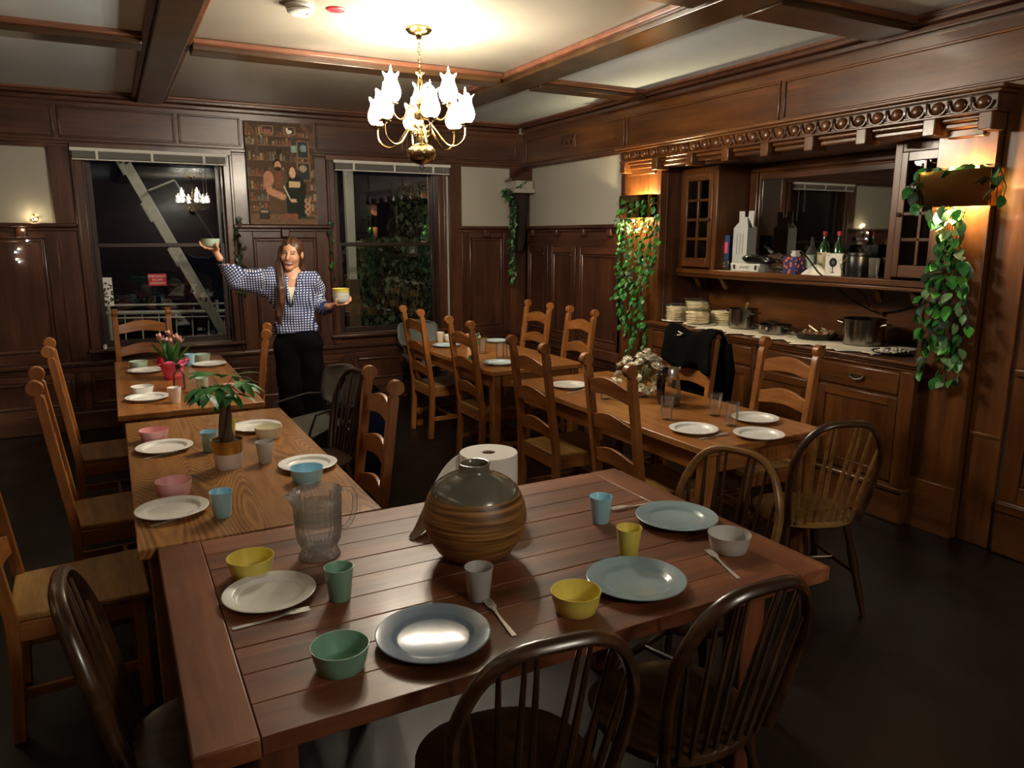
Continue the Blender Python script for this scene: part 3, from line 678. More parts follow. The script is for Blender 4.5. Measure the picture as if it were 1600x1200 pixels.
# ------------------------------------------------------------------ grey shell chairs
def shell_chair():
    t = thing('shell_chair', '', 'chair')
    def shell(name, f, nu, nv):
        vs = [f(i / (nu - 1), j / (nv - 1)) for i in range(nu) for j in range(nv)]
        fs = [(i * nv + j, (i + 1) * nv + j, (i + 1) * nv + j + 1, i * nv + j + 1) for i in range(nu - 1) for j in range(nv - 1)]
        o = MB().add(vs, fs).build(name, 'grey_shell', t, smooth='all'); s = o.modifiers.new('s', 'SOLIDIFY'); s.thickness = .012
    def seat(u, v):
        y = (v - .5) * 2; w = .22 - .03 * (1 - u) ; x = -.2 + .42 * u
        x2 = x - .05 * abs(y) ** 3 * (1 if u > .7 else 0)
        return (x2, y * w, .45 + .035 * y * y - .03 * u ** 6 + .02 * (1 - u) ** 2)
    def back(u, v):
        y = (v - .5) * 2; z = .56 + .28 * u
        w = .225 * (1 - .0 * u) * (math.sqrt(max(0, 1 - ((abs(u - .5) * 2) ** 4))) * .65 + .35)
        return (-.235 - .06 * u + .05 * y * y, y * w, z)
    shell('seat', seat, 10, 11); shell('backrest', back, 12, 13)
    for s in (-1, 1):
        MB().tube([(-.25, s * .19, .62), (-.1, s * .25, .63), (.16, s * .25, .60), (.2, s * .24, .5), (.19, s * .2, .43)], .008, 8).build('arm', 'iron', t, smooth=True)
        MB().tube([(.17, s * .17, .43), (.21, s * .22, 0)], .011, 8).build('leg', 'iron', t, smooth=True)
        MB().tube([(-.17, s * .16, .45), (-.23, s * .21, 0)], .011, 8).build('leg', 'iron', t, smooth=True)
        MB().tube([(-.19, s * .1, .46), (-.245, s * .1, .55), (-.27, s * .1, .68)], .011, 8).build('back_strut', 'iron', t, smooth=True)
    return t
sc_ = shell_chair(); su = [False]
place(sc_, su, (1.12, 4.86, 0), math.radians(200), 'grey plastic shell armchair beside the standing person', 'grey shell chairs')
place(sc_, su, (2.78, 7.10, 0), math.radians(-95), 'grey plastic shell chair in front of the right window', 'grey shell chairs')

# ------------------------------------------------------------------ built-in sideboard and hutch on the right wall
sb = thing('sideboard', 'long built-in wooden sideboard with drawers and cupboard doors', 'sideboard', (4.03, 3.84, 0))
y0, y1 = 2.605 - 3.84, 5.075 - 3.84; q0, q1 = RY0 + .01 - 3.84, RY1 - .01 - 3.84; D = 4.69 - 4.03
m = MB(); m.box(.012, .068, y0 + .01, y1 - .01, .12, .92); m.box(.068, D, q0, q1, .0, .92); m.build('body', 'built_z', sb)
m = MB(); m.box(-.025, .068, y0 - .02, y1 + .02, .965, .985); m.box(.068, D, q0, q1, .965, .985); m.build('countertop', 'built_y', sb, bevel=.005)
for x, z0, z1 in ((-.012, .945, .965), (.0, .925, .945)): MB().box(x, .068, y0 - .01, y1 + .01, z0, z1).build('moulding', 'built_y', sb, bevel=.006)
MB().box(-.005, .068, y0, y1, 0, .19).build('plinth', 'built_y', sb, bevel=.006); MB().box(-.018, .06, y0 - .005, y1 + .005, .19, .225).build('moulding', 'built_y', sb, bevel=.01)
bays = [(2.70, 3.26), (3.30, 3.82), (3.86, 4.40), (4.44, 4.98)]
for i, (a, b) in enumerate(bays):
    a -= 3.84; b -= 3.84
    d = MB(); d.box(-.002, .02, a, b, .775, .915); d = d.build('drawer', 'built_y', sb, bevel=.012)
    c = (a + b) / 2; zc = .845
    MB().tube([(-.004, c - .045, zc + .012), (-.02, c - .04, zc - .004), (-.022, c, zc - .016), (-.02, c + .04, zc - .004), (-.004, c + .045, zc + .012)], .005, 8).build('pull', 'steel_dark', d, smooth=True)
    MB().cbox((-.004, c, zc + .004), (.004, .11, .03)).build('backplate', 'brass_old', d, bevel=.001)
    dr = MB(); dr.box(.006, .016, a, b, .25, .76); dr = dr.build('door', 'built_z', sb)
    for e in ((a, a + .055, .25, .76), (b - .055, b, .25, .76)): MB().box(-.004, .006, *e).build('stile', 'built_z', dr, bevel=.004)
    for e in ((a + .055, b - .055, .705, .76), (a + .055, b - .055, .25, .305)): MB().box(-.004, .006, *e).build('rail', 'built_y', dr, bevel=.004)
for a in (2.605, 3.26, 3.82, 4.40, 4.98):
    w = .09 if a == 2.605 else (.09 if a == 4.98 else .04)
    MB().box(-.006, .02, a - 3.84, a - 3.84 + w, .225, .925).build('stile', 'built_z', sb, bevel=.004)

hu = thing('hutch', 'built-in upper hutch with mirror, glazed side cabinets and carved cornice', 'hutch', (4.10, 3.84, 0))
def hb(name, mat, b, parent=None, bevel=.004): return MB().box(b[0] - 4.10, b[1] - 4.10, b[2] - 3.84, b[3] - 3.84, b[4], b[5]).build(name, mat, parent or hu, bevel=bevel)
# pilasters
for a, b in ((2.34, RY0), (RY1, 5.53)):
    p = hb('pilaster', 'built_z', (4.10, 4.17, a, b, 0, 2.32))
    hb('pilaster_base', 'built_y', (4.085, 4.10, a, b, 0, .3), p)
    hb('cap_moulding', 'built_y', (4.075, 4.10, a + .06, b - .06, 2.215, 2.265), p, .01); hb('cap_moulding', 'built_y', (4.06, 4.10, a + .04, b - .04, 2.265, 2.31), p, .01)
# recess lining
hb('back_panel', 'built_y', (4.68, 4.70, RY0, RY1, .985, 1.38)); hb('back_panel', 'panel_y', (4.66, 4.70, RY0, RY1, 2.14, 2.27))
for a, b in ((RY0, RY0 + .012), (RY1 - .012, RY1)): hb('lining', 'panel_z', (4.10 + .07, 4.69, a, b, .985, 2.262), None, 0)
hb('soffit', 'panel_y', (4.10, 4.70, RY0, RY1, 2.262, 2.275)); hb('back_panel', 'built_y', (4.68, 4.70, RY0, RY1, 1.435, 1.56))
sh = hb('shelf', 'built_y', (4.29, 4.69, RY0, RY1, 1.395, 1.435)); hb('shelf_moulding', 'built_y', (4.305, 4.33, RY0, RY1, 1.365, 1.395), sh, .01)
for y in (4.86, 4.55, 3.15, 2.9):
    m = MB(); m.prism([(0, 0), (-.1, 0), (-.1, -.02), (-.05, -.05), (-.02, -.1), (0, -.12)], -.02, .02, lambda u, v, w, y=y: (4.42 + u - 4.10, y + w - 3.84, 1.395 + v))
    m.build('shelf_bracket', 'built_z', hu, bevel=.003)
# glazed cabinets
for a, b in ((RY0 + .0, 3.07), (4.59, RY1)):
    c = hb('cabinet_frame', 'built_z', (4.33, 4.68, a, a + .02, 1.435, 2.262)); hb('cabinet_side', 'built_z', (4.33, 4.68, b - .02, b, 1.435, 2.262))
    hb('cabinet_back', 'panel_z', (4.66, 4.68, a + .02, b - .02, 1.435, 2.262), c, 0); hb('cabinet_shelf', 'built_y', (4.37, 4.66, a + .02, b - .02, 1.84, 1.855), c, 0)
    w = .05
    e = [(a, a + w), (b - w, b)]
    for s in e: hb('cabinet_stile', 'built_z', (4.315, 4.335, s[0], s[1], 1.435, 2.262), c)
    hb('cabinet_rail', 'built_y', (4.315, 4.335, a + w, b - w, 2.2, 2.262), c)
    d = hb('glazed_door', 'built_z', (4.308, 4.335, a + w, a + w + .045, 1.45, 2.2)); hb('stile', 'built_z', (4.308, 4.335, b - w - .045, b - w, 1.45, 2.2), d)
    g0, g1 = a + w + .045, b - w - .045; ym = (g0 + g1) / 2
    hb('rail', 'built_y', (4.308, 4.335, g0, g1, 2.145, 2.2), d); hb('rail', 'built_y', (4.308, 4.335, g0, g1, 1.45, 1.525), d)
    hb('muntin', 'built_z', (4.31, 4.332, ym - .011, ym + .011, 1.525, 2.145), d)
    zz = [1.525 + (2.145 - 1.525) * k / 4 for k in range(5)]
    for k in range(4):
        if k: hb('muntin', 'built_y', (4.31, 4.332, g0, g1, zz[k] - .011, zz[k] + .011), d)
        for u0, u1 in ((g0, ym), (ym, g1)): hb('pane', 'cabinet_glass', (4.322, 4.324, u0, u1, zz[k], zz[k + 1]), d, 0)
    ky = a + w + .02 if a > 4 else b - w - .02
    MB().ball((4.298 - 4.10, ky - 3.84, 1.83), .013).build('knob', 'iron', d, smooth=True)
# mirror
ma, mb2, mz0, mz1 = 3.09, 4.57, 1.56, 2.2
hb('mirror', 'mirror_silver', (4.672, 4.68, ma + .07, mb2 - .07, mz0, mz1 - .0), None, 0)
fm = hb('mirror_frame', 'built_y', (4.64, 4.68, ma, mb2, mz1, mz1 + .06), None, .008)
for b in ((ma, ma + .08, mz0 - .06, mz1), (mb2 - .08, mb2, mz0 - .06, mz1)): hb('frame_stile', 'built_z', (4.64, 4.68, *b), fm, .008)
for b in ((ma + .08, ma + .1, mz0, mz1), (mb2 - .1, mb2 - .08, mz0, mz1)): hb('frame_bead', 'built_z', (4.655, 4.68, *b), fm, .008)
hb('frame_rail', 'built_y', (4.64, 4.68, ma + .08, mb2 - .08, mz0 - .06, mz0), fm, .008); hb('frame_bead', 'built_y', (4.655, 4.68, ma + .1, mb2 - .1, mz1 - .02, mz1), fm, .008)
# entablature with egg and dart
E0, E1 = 2.30, 5.50
ent = hb('cornice', 'built_y', (4.02, 4.15, E0 + .02, E1 - .02, 2.325, 2.43)); hb('cornice_lip', 'built_y', (3.965, 4.15, E0 - .03, E1 + .02, 2.43, 2.45), ent, .006)
hb('cornice_fillet', 'built_y', (3.985, 4.15, E0 - .01, E1, 2.412, 2.43), ent, .006); hb('cornice_fillet', 'built_y', (4.005, 4.15, E0 + .01, E1 - .01, 2.322, 2.338), ent, .005)
em = MB().ball((0, 0, 0), 1, 14, 8, (.022, .038, .034)).mesh('egg')
rm = MB().tube([(-.006, .05 * math.cos(a), .042 * math.sin(a)) for a in [PI + PI * k / 10 for k in range(11)]], .007, 6).mesh('egg_rim')
dm = MB().tube([(-.004, 0, .03), (-.012, 0, 0), (-.004, 0, -.034)], [.006, .009, .003], 6).mesh('dart')
ne = 26; st = (E1 - E0 - .06) / ne
for k in range(ne):
    y = E0 + .03 + st * (k + .5)
    obj('egg', em, 'built_y', ent, (4.02 - 4.10, y - 3.84, 2.375), smooth=True); obj('egg_rim', rm, 'built_y', ent, (4.018 - 4.10, y - 3.84, 2.378), smooth=True)
    obj('dart', dm, 'built_y', ent, (4.016 - 4.10, y + st / 2 - 3.84, 2.378), smooth=True)
for y in (2.36, 2.66, 3.08, 3.46, 3.83, 4.2, 4.58, 5.0, 5.43):
    bl = hb('modillion', 'built_z', (3.995, 4.13, y - .035, y + .035, 2.235, 2.325), ent, .006)
ys = (2.36, 2.66, 3.08, 3.46, 3.83, 4.2, 4.58, 5.0, 5.43)
for a, b in zip(ys[:-1], ys[1:]):
    hb('bed_moulding', 'built_y', (4.03, 4.13, a + .035, b - .035, 2.295, 2.322), ent, .01); hb('bed_moulding', 'built_y', (4.05, 4.13, a + .035, b - .035, 2.262, 2.295), ent, .01)

# ------------------------------------------------------------------ brass wall sconces (light up and down)
def sconce(yc, label):
    s = thing('wall_sconce', label, 'wall lamp', (4.10, yc, 1.95), group='brass wall sconces'); h = .095; w = .2
    for b in ((-.115, -.111, -w, w), (-.111, 0, -w, -w + .004), (-.111, 0, w - .004, w)): MB().box(*b, -h, h).build('shade_panel', 'brass_mirror', s, bevel=.001)
    MB().box(-.112, 0, -w + .004, w - .004, -.006, .006).build('divider', 'brass', s)
    for k, z in enumerate((.035, -.035)):
        MB().tube([(-.085, -.05, z), (-.085, .05, z)], .012, 10).build('bulb', 'bulb_glow', s, smooth=True)
        l = bpy.data.lights.new('sconce_light', 'POINT'); l.energy = SCONCE_UP if z > 0 else SCONCE_DOWN; l.color = SCONCE_C; l.shadow_soft_size = .02
        lo = bpy.data.objects.new('sconce_light', l); COL.objects.link(lo); lo.parent = s; lo.location = (-.085, 0, z)
    return s
for y_, lb in ((2.2, 'brass box sconce on the left wall near the camera'), (5.0, 'brass box sconce on the left wall beside the far table')):
    s_ = sconce(y_, lb); s_.location.x = -1.6; s_.rotation_euler.z = PI
sconce(2.49, 'brass box sconce on the right pilaster, wrapped in vine'); sconce(5.25, 'brass box sconce on the left pilaster, behind the long vine')

# ------------------------------------------------------------------ chandelier
ch = thing('chandelier', 'brass chandelier with nine frosted tulip glass shades hanging from the ceiling', 'chandelier', (1.715, 4.35, ZC))
Zc = lambda z: z - ZC
MB().lathe([(.0, 0), (.075, -.002), (.078, -.012), (.06, -.03), (.02, -.04), (.014, -.06), (0.001, -.062)], 28).build('canopy', 'brass', ch, smooth=True)
zt = -.06; k = 0
lm = MB(); 
ring = [(.0085 * math.cos(a), 0, .017 * math.sin(a)) for a in [2 * PI * i / 14 for i in range(15)]]
lme = MB().tube(ring, .0022, 6, cap=False).mesh('chain_link')
for i in range(7): obj('chain_link', lme, 'brass', ch, (0, 0, zt - .012 - i * .0245), (0, 0, PI / 2 * (i % 2)), smooth=True)
z0 = zt - .178
body = [(.004, z0), (.03, z0 - .008), (.02, z0 - .02), (.014, z0 - .03), (.016, z0 - .05), (.022, z0 - .07), (.02, z0 - .09), (.012, z0 - .13), (.012, z0 - .155), (.026, z0 - .17), (.03, z0 - .185), (.02, z0 - .2), (.012, z0 - .215), (.03, z0 - .225), (.05, z0 - .24), (.042, z0 - .265), (.016, z0 - .275), (.014, z0 - .31), (.032, z0 - .33), (.036, z0 - .35), (.018, z0 - .365), (.02, z0 - .385), (.02, z0 - .405), (.062, z0 - .42), (.085, z0 - .445), (.088, z0 - .47), (.074, z0 - .505), (.035, z0 - .523), (.008, z0 - .53), (.001, z0 - .532)]
MB().lathe(body, 28).build('column', 'brass', ch, smooth=True)
MB().tube([(.014 * math.cos(a), 0, z0 - .545 + .014 * math.sin(a)) for a in [2 * PI * i / 14 for i in range(15)]], .0025, 6, cap=False).build('pull_ring', 'brass', ch, smooth=True)
shade = []
for r, z in ((.021, 0), (.038, .005), (.051, .024), (.056, .046), (.051, .074), (.041, .100), (.036, .120), (.040, .136), (.049, .150)): shade.append((r, z))
def shade_mesh():
    m = MB(); seg = 28; vs = []
    for i, (r, z) in enumerate(shade):
        f = max(0, (i - 5) / 3)
        for k in range(seg):
            a = 2 * PI * k / seg; w = math.cos(6 * a)
            vs.append(((r + .006 * f * w) * math.cos(a), (r + .006 * f * w) * math.sin(a), z + .009 * f * w))
    fs = [(i * seg + k, i * seg + (k + 1) % seg, (i + 1) * seg + (k + 1) % seg, (i + 1) * seg + k) for i in range(len(shade) - 1) for k in range(seg)]
    return m.add(vs, fs).mesh('shade')
shm = shade_mesh()
bum = MB().lathe([(.001, .0), (.009, .004), (.011, .03), (.018, .07), (.019, .09), (.014, .125), (.008, .155), (.003, .185), (.0005, .195)], 12).mesh('bulb')
cum = MB().lathe([(.001, -.016), (.012, -.014), (.014, -.004), (.036, 0), (.037, .004), (.016, .006), (.021, .008), (.021, .018), (.001, .019)], 18).mesh('cup')
def arm(a, rad, zcup, zroot, low):
    c, s = math.cos(a), math.sin(a); P = lambda r, z: (r * c, r * s, z)
    pts = [P(.03, zroot), P(.06, zroot + .02), P(.09, zroot - .01), P(rad * .55, low + .02), P(rad * .72, low), P(rad * .88, low + .015), P(rad * .985, low + .05), P(rad, zcup - .016)]
    # smooth
    q = []
    for i in range(len(pts) - 1):
        p0, p1, p2, p3 = [Vector(pts[min(max(j, 0), len(pts) - 1)]) for j in (i - 1, i, i + 1, i + 2)]
        for t in (0, .25, .5, .75):
            q.append(.5 * ((2 * p1) + (p2 - p0) * t + (2 * p0 - 5 * p1 + 4 * p2 - p3) * t * t + (3 * p1 - p0 - 3 * p2 + p3) * t ** 3))
    q.append(Vector(pts[-1]))
    ar = MB().tube(q, .0062, 8).build('arm', 'brass', ch, smooth=True)
    MB().tube([P(.045 + .022 * math.cos(b) * (1 - b / 9), zroot - .035 + .022 * math.sin(b) * (1 - b / 9)) for b in [.5 * i for i in range(14)]], .0035, 6).build('scroll', 'brass', ar, smooth=True)
    obj('drip_cup', cum, 'brass', ar, P(rad, zcup), smooth=True)
    obj('shade', shm, 'shade_glass', ch, P(rad, zcup + .012), (0, 0, a), smooth='all')
    obj('bulb', bum, 'bulb_glow', ch, P(rad, zcup + .015), smooth='all')
    l = bpy.data.lights.new('bulb_light', 'POINT'); l.energy = BULB_W; l.color = BULB_C; l.shadow_soft_size = .014
    lo = bpy.data.objects.new('bulb_light', l); COL.objects.link(lo); lo.parent = ch; lo.location = P(rad, zcup + .062)
for k in range(6): arm(math.radians(20 + 60 * k), .275, Zc(2.345), z0 - .32, Zc(2.225))
for k in range(3): arm(math.radians(68 + 120 * k), .19, Zc(2.455), z0 - .215, Zc(2.37))
c2 = copy_tree(ch); c2.location = (1.6, -1.4, ZC); c2['label'] = 'matching brass chandelier in the near half of the room, behind the camera'
for o in c2.children:
    if o.type == 'LIGHT': o.data = o.data.copy(); o.data.energy = BULB2_W; o.data.color = (1.0, .95, .86)
# ceiling fittings
p = T(468, 8, ZC); sd = thing('smoke_detector', 'round white smoke detector on the ceiling', 'smoke detector', (p.x, p.y, ZC))
MB().lathe([(.001, 0), (.075, -.001), (.075, -.012), (.066, -.016), (.066, -.035), (.055, -.045), (.001, -.047)], 28).build('housing', 'white_plastic', sd, smooth=True)
MB().lathe([(.068, -.02), (.068, -.026)], 28).build('vent_ring', 'blind_grey', sd)
MB().ball((.03, -.03, -.046), .006).build('indicator', 'red_sign', sd)
p = T(525, 14, ZC); rd = thing('alarm_disc', 'small red disc on the ceiling beside the smoke detector', 'alarm', (p.x, p.y, ZC))
MB().lathe([(.001, 0), (.052, 0), (.052, -.004), (.046, -.009), (.001, -.01)], 24).build('disc', 'red_sign', rd, smooth=True)
MB().lathe([(.046, -.0092), (.04, -.0105), (.034, -.0095)], 24, closed=True).build('rim', 'red_paper', rd, smooth=True)
# ------------------------------------------------------------------ tableware
def lathe_item(name, prof, mat, label, cat, p, group=None, seg=32, rz=0):
    o = MB().lathe(prof, seg).build(name, mat, None, (p[0], p[1], p[2] if len(p) > 2 else TZ), (0, 0, rz), smooth=True)
    return tag(o, label, cat, group)
CUPM = MB().lathe([(.0005, 0), (.026, 0), (.028, .003), (.0375, .088), (.0385, .091), (.037, .091), (.035, .087), (.026, .006), (.0005, .0055)], 32).mesh('cup')
BOWM = MB().lathe([(.0005, 0), (.049, 0), (.052, .003), (.0595, .03), (.0635, .054), (.0645, .056), (.0625, .056), (.0575, .03), (.049, .007), (.0005, .006)], 36).mesh('bowl')
PLAM = MB().lathe([(.0005, .002), (.07, .002), (.072, 0), (.078, 0), (.082, .004), (.092, .013), (.117, .0165), (.1195, .018), (.1195, .0195), (.117, .0205), (.095, .0178), (.0925, .0168), (.085, .0075), (.082, .006), (.0005, .0058)], 48).mesh('plate')
BIGM = MB().lathe([(.0005, .003), (.07, .003), (.073, 0), (.08, 0), (.084, .005), (.1, .013), (.134, .020), (.1365, .022), (.1365, .0235), (.134, .0245), (.100, .0172), (.0965, .0158), (.088, .009), (.084, .0075), (.0005, .007)], 56).mesh('big_plate')
def fork_mesh():
    # lies along +x (tines at +x), curved in z
    m = MB(); zf = lambda x: .0015 + (.006 * max(0, math.cos((x - .055) * 28)) if x < .09 else .004 + .25 * (x - .09) * .4)
    xs = [-.095, -.06, -.02, .01, .03, .042, .05]; ws = [.006, .0055, .004, .0032, .004, .009, .0115]
    top = [(x, w) for x, w in zip(xs, ws)]; bot = [(x, -w) for x, w in zip(xs, ws)]
    m.strip(top, bot, 0, .0022, lambda u, v, w: (u, v, zf(u) + w))
    for k in range(4):
        y = -.0095 + .0063 * k
        m.strip([(.049, y + .002), (.07, y + .0018), (.094, y + .0008)], [(.049, y - .002), (.07, y - .0018), (.094, y - .0008)], 0, .002, lambda u, v, w: (u, v, zf(u) + w))
    return m.mesh('fork')
FORM = fork_mesh()
BYM = {}
def inst(name, me, mat, p, label, cat, group, rot=(0, 0, 0), smooth=True):
    k = (me.name, mat)
    if k not in BYM:
        c = me.copy(); c.materials.clear(); c.materials.append(M[mat]); BYM[k] = c
        c.polygons.foreach_set('use_smooth', [True] * len(c.polygons)); c.set_sharp_from_angle(angle=math.radians(24 if 'plate' in me.name else 50))
    o = bpy.data.objects.new(name, BYM[k]); COL.objects.link(o); o.location = p; o.rotation_euler = rot
    return tag(o, label, cat, group)
def cup(px, py, mat, label): p = T(px, py, TZ + .091); p.z = TZ; inst('cup', CUPM, mat, p, label, 'cup', 'coloured melamine cups')
def bowl(px, py, mat, label): p = T(px, py, TZ + .056); p.z = TZ; inst('bowl', BOWM, mat, p, label, 'bowl', 'coloured melamine bowls')
def plate(px, py, mat, label, big=False):
    p = T(px, py, TZ + .02); p.z = TZ; inst('plate', BIGM if big else PLAM, mat, p, label, 'plate', 'large stoneware plates' if big else 'small round plates')
def fork(a, b, label):  # a = handle end, b = tine tips
    A, Bp = T(*a), T(*b); c = (A + Bp) / 2; d = Bp - A
    inst('fork', FORM, 'fork_steel', (c.x, c.y, TZ + .0005), label, 'fork', 'steel forks', (0, 0, math.atan2(d.y, d.x)))
# front table
bowl(391, 869, 'melamine_yellow', 'yellow bowl behind the white plate on the front table')
plate(421, 922, 'melamine_white', 'white plate with raised rim on the front table')
fork((354, 987), (493, 952), 'fork below the white plate on the front table')
cup(529, 885, 'melamine_green', 'sage green cup beside the white plate on the front table')
bowl(531, 1007, 'melamine_green', 'sage green bowl near the front edge of the front table')
plate(677, 988, 'stone_blue', 'glossy dark blue-grey plate reflecting the chandelier', True)
fork((806, 998), (757, 937), 'fork to the right of the dark blue-grey plate')
cup(748, 885, 'melamine_grey', 'grey cup in front of the big round vase')
cup(939, 775, 'melamine_blue', 'light blue cup right of the vase on the front table')
cup(983, 824, 'melamine_yellow', 'yellow cup between the two light blue plates')
plate(1057, 806, 'stone_light_blue', 'light blue plate at the far right of the front table', True)
bowl(1140, 833, 'melamine_grey', 'grey bowl at the right end of the front table')
fork((1156, 907), (1103, 860), 'fork below the grey bowl')
plate(994, 903, 'stone_light_blue', 'light blue-grey plate beside the yellow bowl at the front edge', True)
bowl(900, 922, 'melamine_yellow', 'yellow bowl at the front edge left of the light blue-grey plate')
fork((1018, 787), (962, 797), 'fork partly under the far right light blue plate')
# oak table
bowl(240, 671, 'melamine_pink', 'pink bowl at the far left of the oak table')
plate(257, 696, 'melamine_white', 'white plate in front of the far pink bowl on the oak table')
fork((219, 720), (297, 701), 'fork in front of the far white plate on the oak table')
cup(326, 674, 'melamine_blue', 'light blue cup left of the potted money tree')
cup(355, 656, 'melamine_yellow', 'pale yellow cup behind the money tree trunk')
plate(400, 664, 'melamine_white', 'white plate at the far right of the oak table')
bowl(419, 666, 'melamine_cream', 'cream bowl on the far right of the oak table before a plate')
cup(413, 690, 'melamine_grey', 'grey cup right of the money tree pot')
plate(481, 722, 'melamine_white', 'white plate behind the light blue bowl on the oak table')
bowl(479, 730, 'melamine_blue', 'light blue bowl at the right edge of the oak table')
bowl(271, 750, 'melamine_pink', 'pink bowl nearest the front table on the oak table')
plate(269, 792, 'melamine_white', 'white plate on the oak table nearest the front table')
fork((227, 826), (328, 796), 'fork below the nearest white plate on the oak table')
cup(345, 767, 'melamine_blue', 'light blue cup nearest the front table on the oak table')
# tulip table
bowl(222, 603, 'melamine_white', 'white bowl at the near left of the tulip table')
plate(230, 619, 'melamine_white', 'white plate at the near left of the tulip table')
cup(272, 605, 'melamine_white', 'off-white cup in front of the pink flower wrap')
plate(228, 577, 'melamine_white', 'white plate left of the pink-wrapped tulips')
bowl(216, 564, 'melamine_pale_green', 'pale green bowl behind the plate left of the tulips')
cup(296, 553, 'melamine_blue', 'light blue cup behind the tulips')
bowl(315, 553, 'melamine_pale_green', 'pale green bowl at the far right of the tulip table')
plate(327, 567, 'melamine_white', 'white plate at the far right of the tulip table')
cup(315, 590, 'melamine_pale_green', 'pale green cup behind the money tree leaves')
bowl(362, 601, 'melamine_pink', 'pink bowl behind the money tree leaves on the tulip table')
# chrysanthemum table
plate(890, 600, 'melamine_white', 'white plate alone at the far left of the chrysanthemum table')
fork((886, 615), (922, 609), 'fork beside the lone white plate on the chrysanthemum table')
plate(1084, 668, 'melamine_white', 'white plate at the near left of the chrysanthemum table, beside a fork')
plate(1180, 651, 'melamine_white', 'white plate on the chrysanthemum table nearest the sideboard')
plate(1186, 676, 'melamine_white', 'white plate at the near corner of the chrysanthemum table')
fork((1088, 688), (1143, 678), 'fork between the two near plates on the chrysanthemum table')
# corner table
plate(697, 538, 'pale_blue_plate', 'pale blue plate at the left of the corner table')
plate(776, 531, 'pale_blue_plate', 'pale blue plate at the far right of the corner table')
plate(780, 565, 'pale_blue_plate', 'pale blue plate at the near edge of the corner table')
cup(688, 519, 'melamine_cream', 'cream cup at the far left of the corner table')
bowl(702, 523, 'melamine_white', 'white bowl beside the cream cup on the corner table')
cup(735, 531, 'melamine_cream', 'cream cup seen through the vine-sprig chair')
bowl(738, 522, 'melamine_pink', 'pinkish bowl behind the cream cup on the corner table')
# glasses
GLAM = MB().lathe([(.0005, 0), (.027, 0), (.029, .004), (.0345, .12), (.035, .122), (.033, .122), (.0275, .016), (.0005, .012)], 28).mesh('glass')
def glass(px, py, label, mat='drink_glass'): p = T(px, py, TZ + .12); p.z = TZ; inst('drinking_glass', GLAM, mat, p, label, 'glass', 'clear tumblers')
glass(1043, 620, 'clear tumbler left of the near white plate, in front of the carafe')
glass(1119, 615, 'clear tumbler farthest from us of the pair by the plates')
glass(1145, 629, 'clear tumbler beside the fork tips on the chrysanthemum table')
glass(947, 592, 'clear tumbler seen through the ladder-back chair left of the flowers')
glass(781, 537, 'clear tumbler behind the near pale blue plate on the corner table')
glass(797, 536, 'clear tumbler next to the ladder-back post on the corner table')
glass(754, 530, 'clear tumbler beside the far pale blue plate')
# coil vase
vx, vy = .889, 1.892
va = thing('vase', 'large round coiled brown vase with dark glazed shoulder', 'vase', (vx, vy, TZ))
MB().lathe([(.0005, 0), (.075, 0), (.085, .004), (.115, .03), (.14, .07), (.153, .115), (.154, .135), (.149, .165), (.138, .195), (.130, .208)], 56, closed=True).build('body', 'vase_coil', va, smooth='all')
MB().lathe([(.1325, .204), (.128, .214), (.11, .232), (.085, .248), (.06, .259), (.047, .264), (.044, .27), (.0445, .284), (.047, .289), (.044, .291), (.039, .288), (.038, .262), (.07, .24), (.09, .2)], 56, closed=True).build('glazed_shoulder', 'vase_glaze', va, smooth='all')
# paper towel roll
pr = thing('paper_towel_roll', 'big white paper towel roll standing behind the vase', 'paper towel', (1.105, 2.235, TZ))
MB().lathe([(.022, 0), (.1, 0), (.1015, .003), (.1015, .2), (.1, .203), (.024, .203), (.022, .2), (.022, 0)], 48, closed=True).build('roll', 'paper_white', pr, smooth=True)
MB().lathe([(.0225, .0), (.0225, .2), (.0205, .2), (.0205, 0)], 24, closed=True).build('core', 'cardboard_brown', pr, smooth=True)
vs = []; nu, nv = 16, 8
for i in range(nu):
    u = i / (nu - 1)
    for j in range(nv):
        v = j / (nv - 1)
        if u < .3: x, y, z0_ = -.1 - .001 - u * .04, .02 - .05 * u / .3, .2
        w = u
        x = -.095 - .25 * w; y = .035 - .16 * w + .012 * math.sin(6 * v + 5 * u)
        ztop = .198 - .19 * w ** 1.6; zbot = max(.003, .002 + .02 * math.sin(3 * w) * (1 - w))
        vs.append((x, y - .02 * v * w, zbot + (ztop - zbot) * (1 - v) if w < .9 else zbot + max(.004, ztop - zbot) * (1 - v)))
fs = [(i * nv + j, (i + 1) * nv + j, (i + 1) * nv + j + 1, i * nv + j + 1) for i in range(nu - 1) for j in range(nv - 1)]
o = MB().add(vs, fs).build('loose_sheet', 'paper_white', pr, smooth='all'); sm = o.modifiers.new('s', 'SOLIDIFY'); sm.thickness = .0012
# glass pitcher
pt_ = thing('water_pitcher', 'clear fluted glass water pitcher on the front table', 'pitcher', (.478, 2.115, TZ), math.radians(0))
prof = [(.0005, .022), (.03, .022), (.055, .004), (.057, 0), (.059, .003), (.05, .022), (.052, .035), (.062, .055), (.066, .09), (.069, .16), (.072, .195), (.076, .205)]
m = MB(); seg = 72; vs = []
spd = Vector((-math.cos(.5), -math.sin(.5) * .3, 0))
def pit(prof, off=0):
    vs = []
    for i, (r, z) in enumerate(prof):
        for k in range(seg):
            a = 2 * PI * k / seg; rr = r + (.0026 * math.cos(24 * a) if .02 < z < .17 and r > .04 else 0) + (.004 * math.cos(24 * a) if z < .02 and r > .04 else 0)
            sp = max(0, math.cos(a - math.radians(200))) ** 14 * max(0, (z - .16) / .045)
            rr += .03 * sp
            vs.append((rr * math.cos(a), rr * math.sin(a), z + .006 * sp))
    return vs
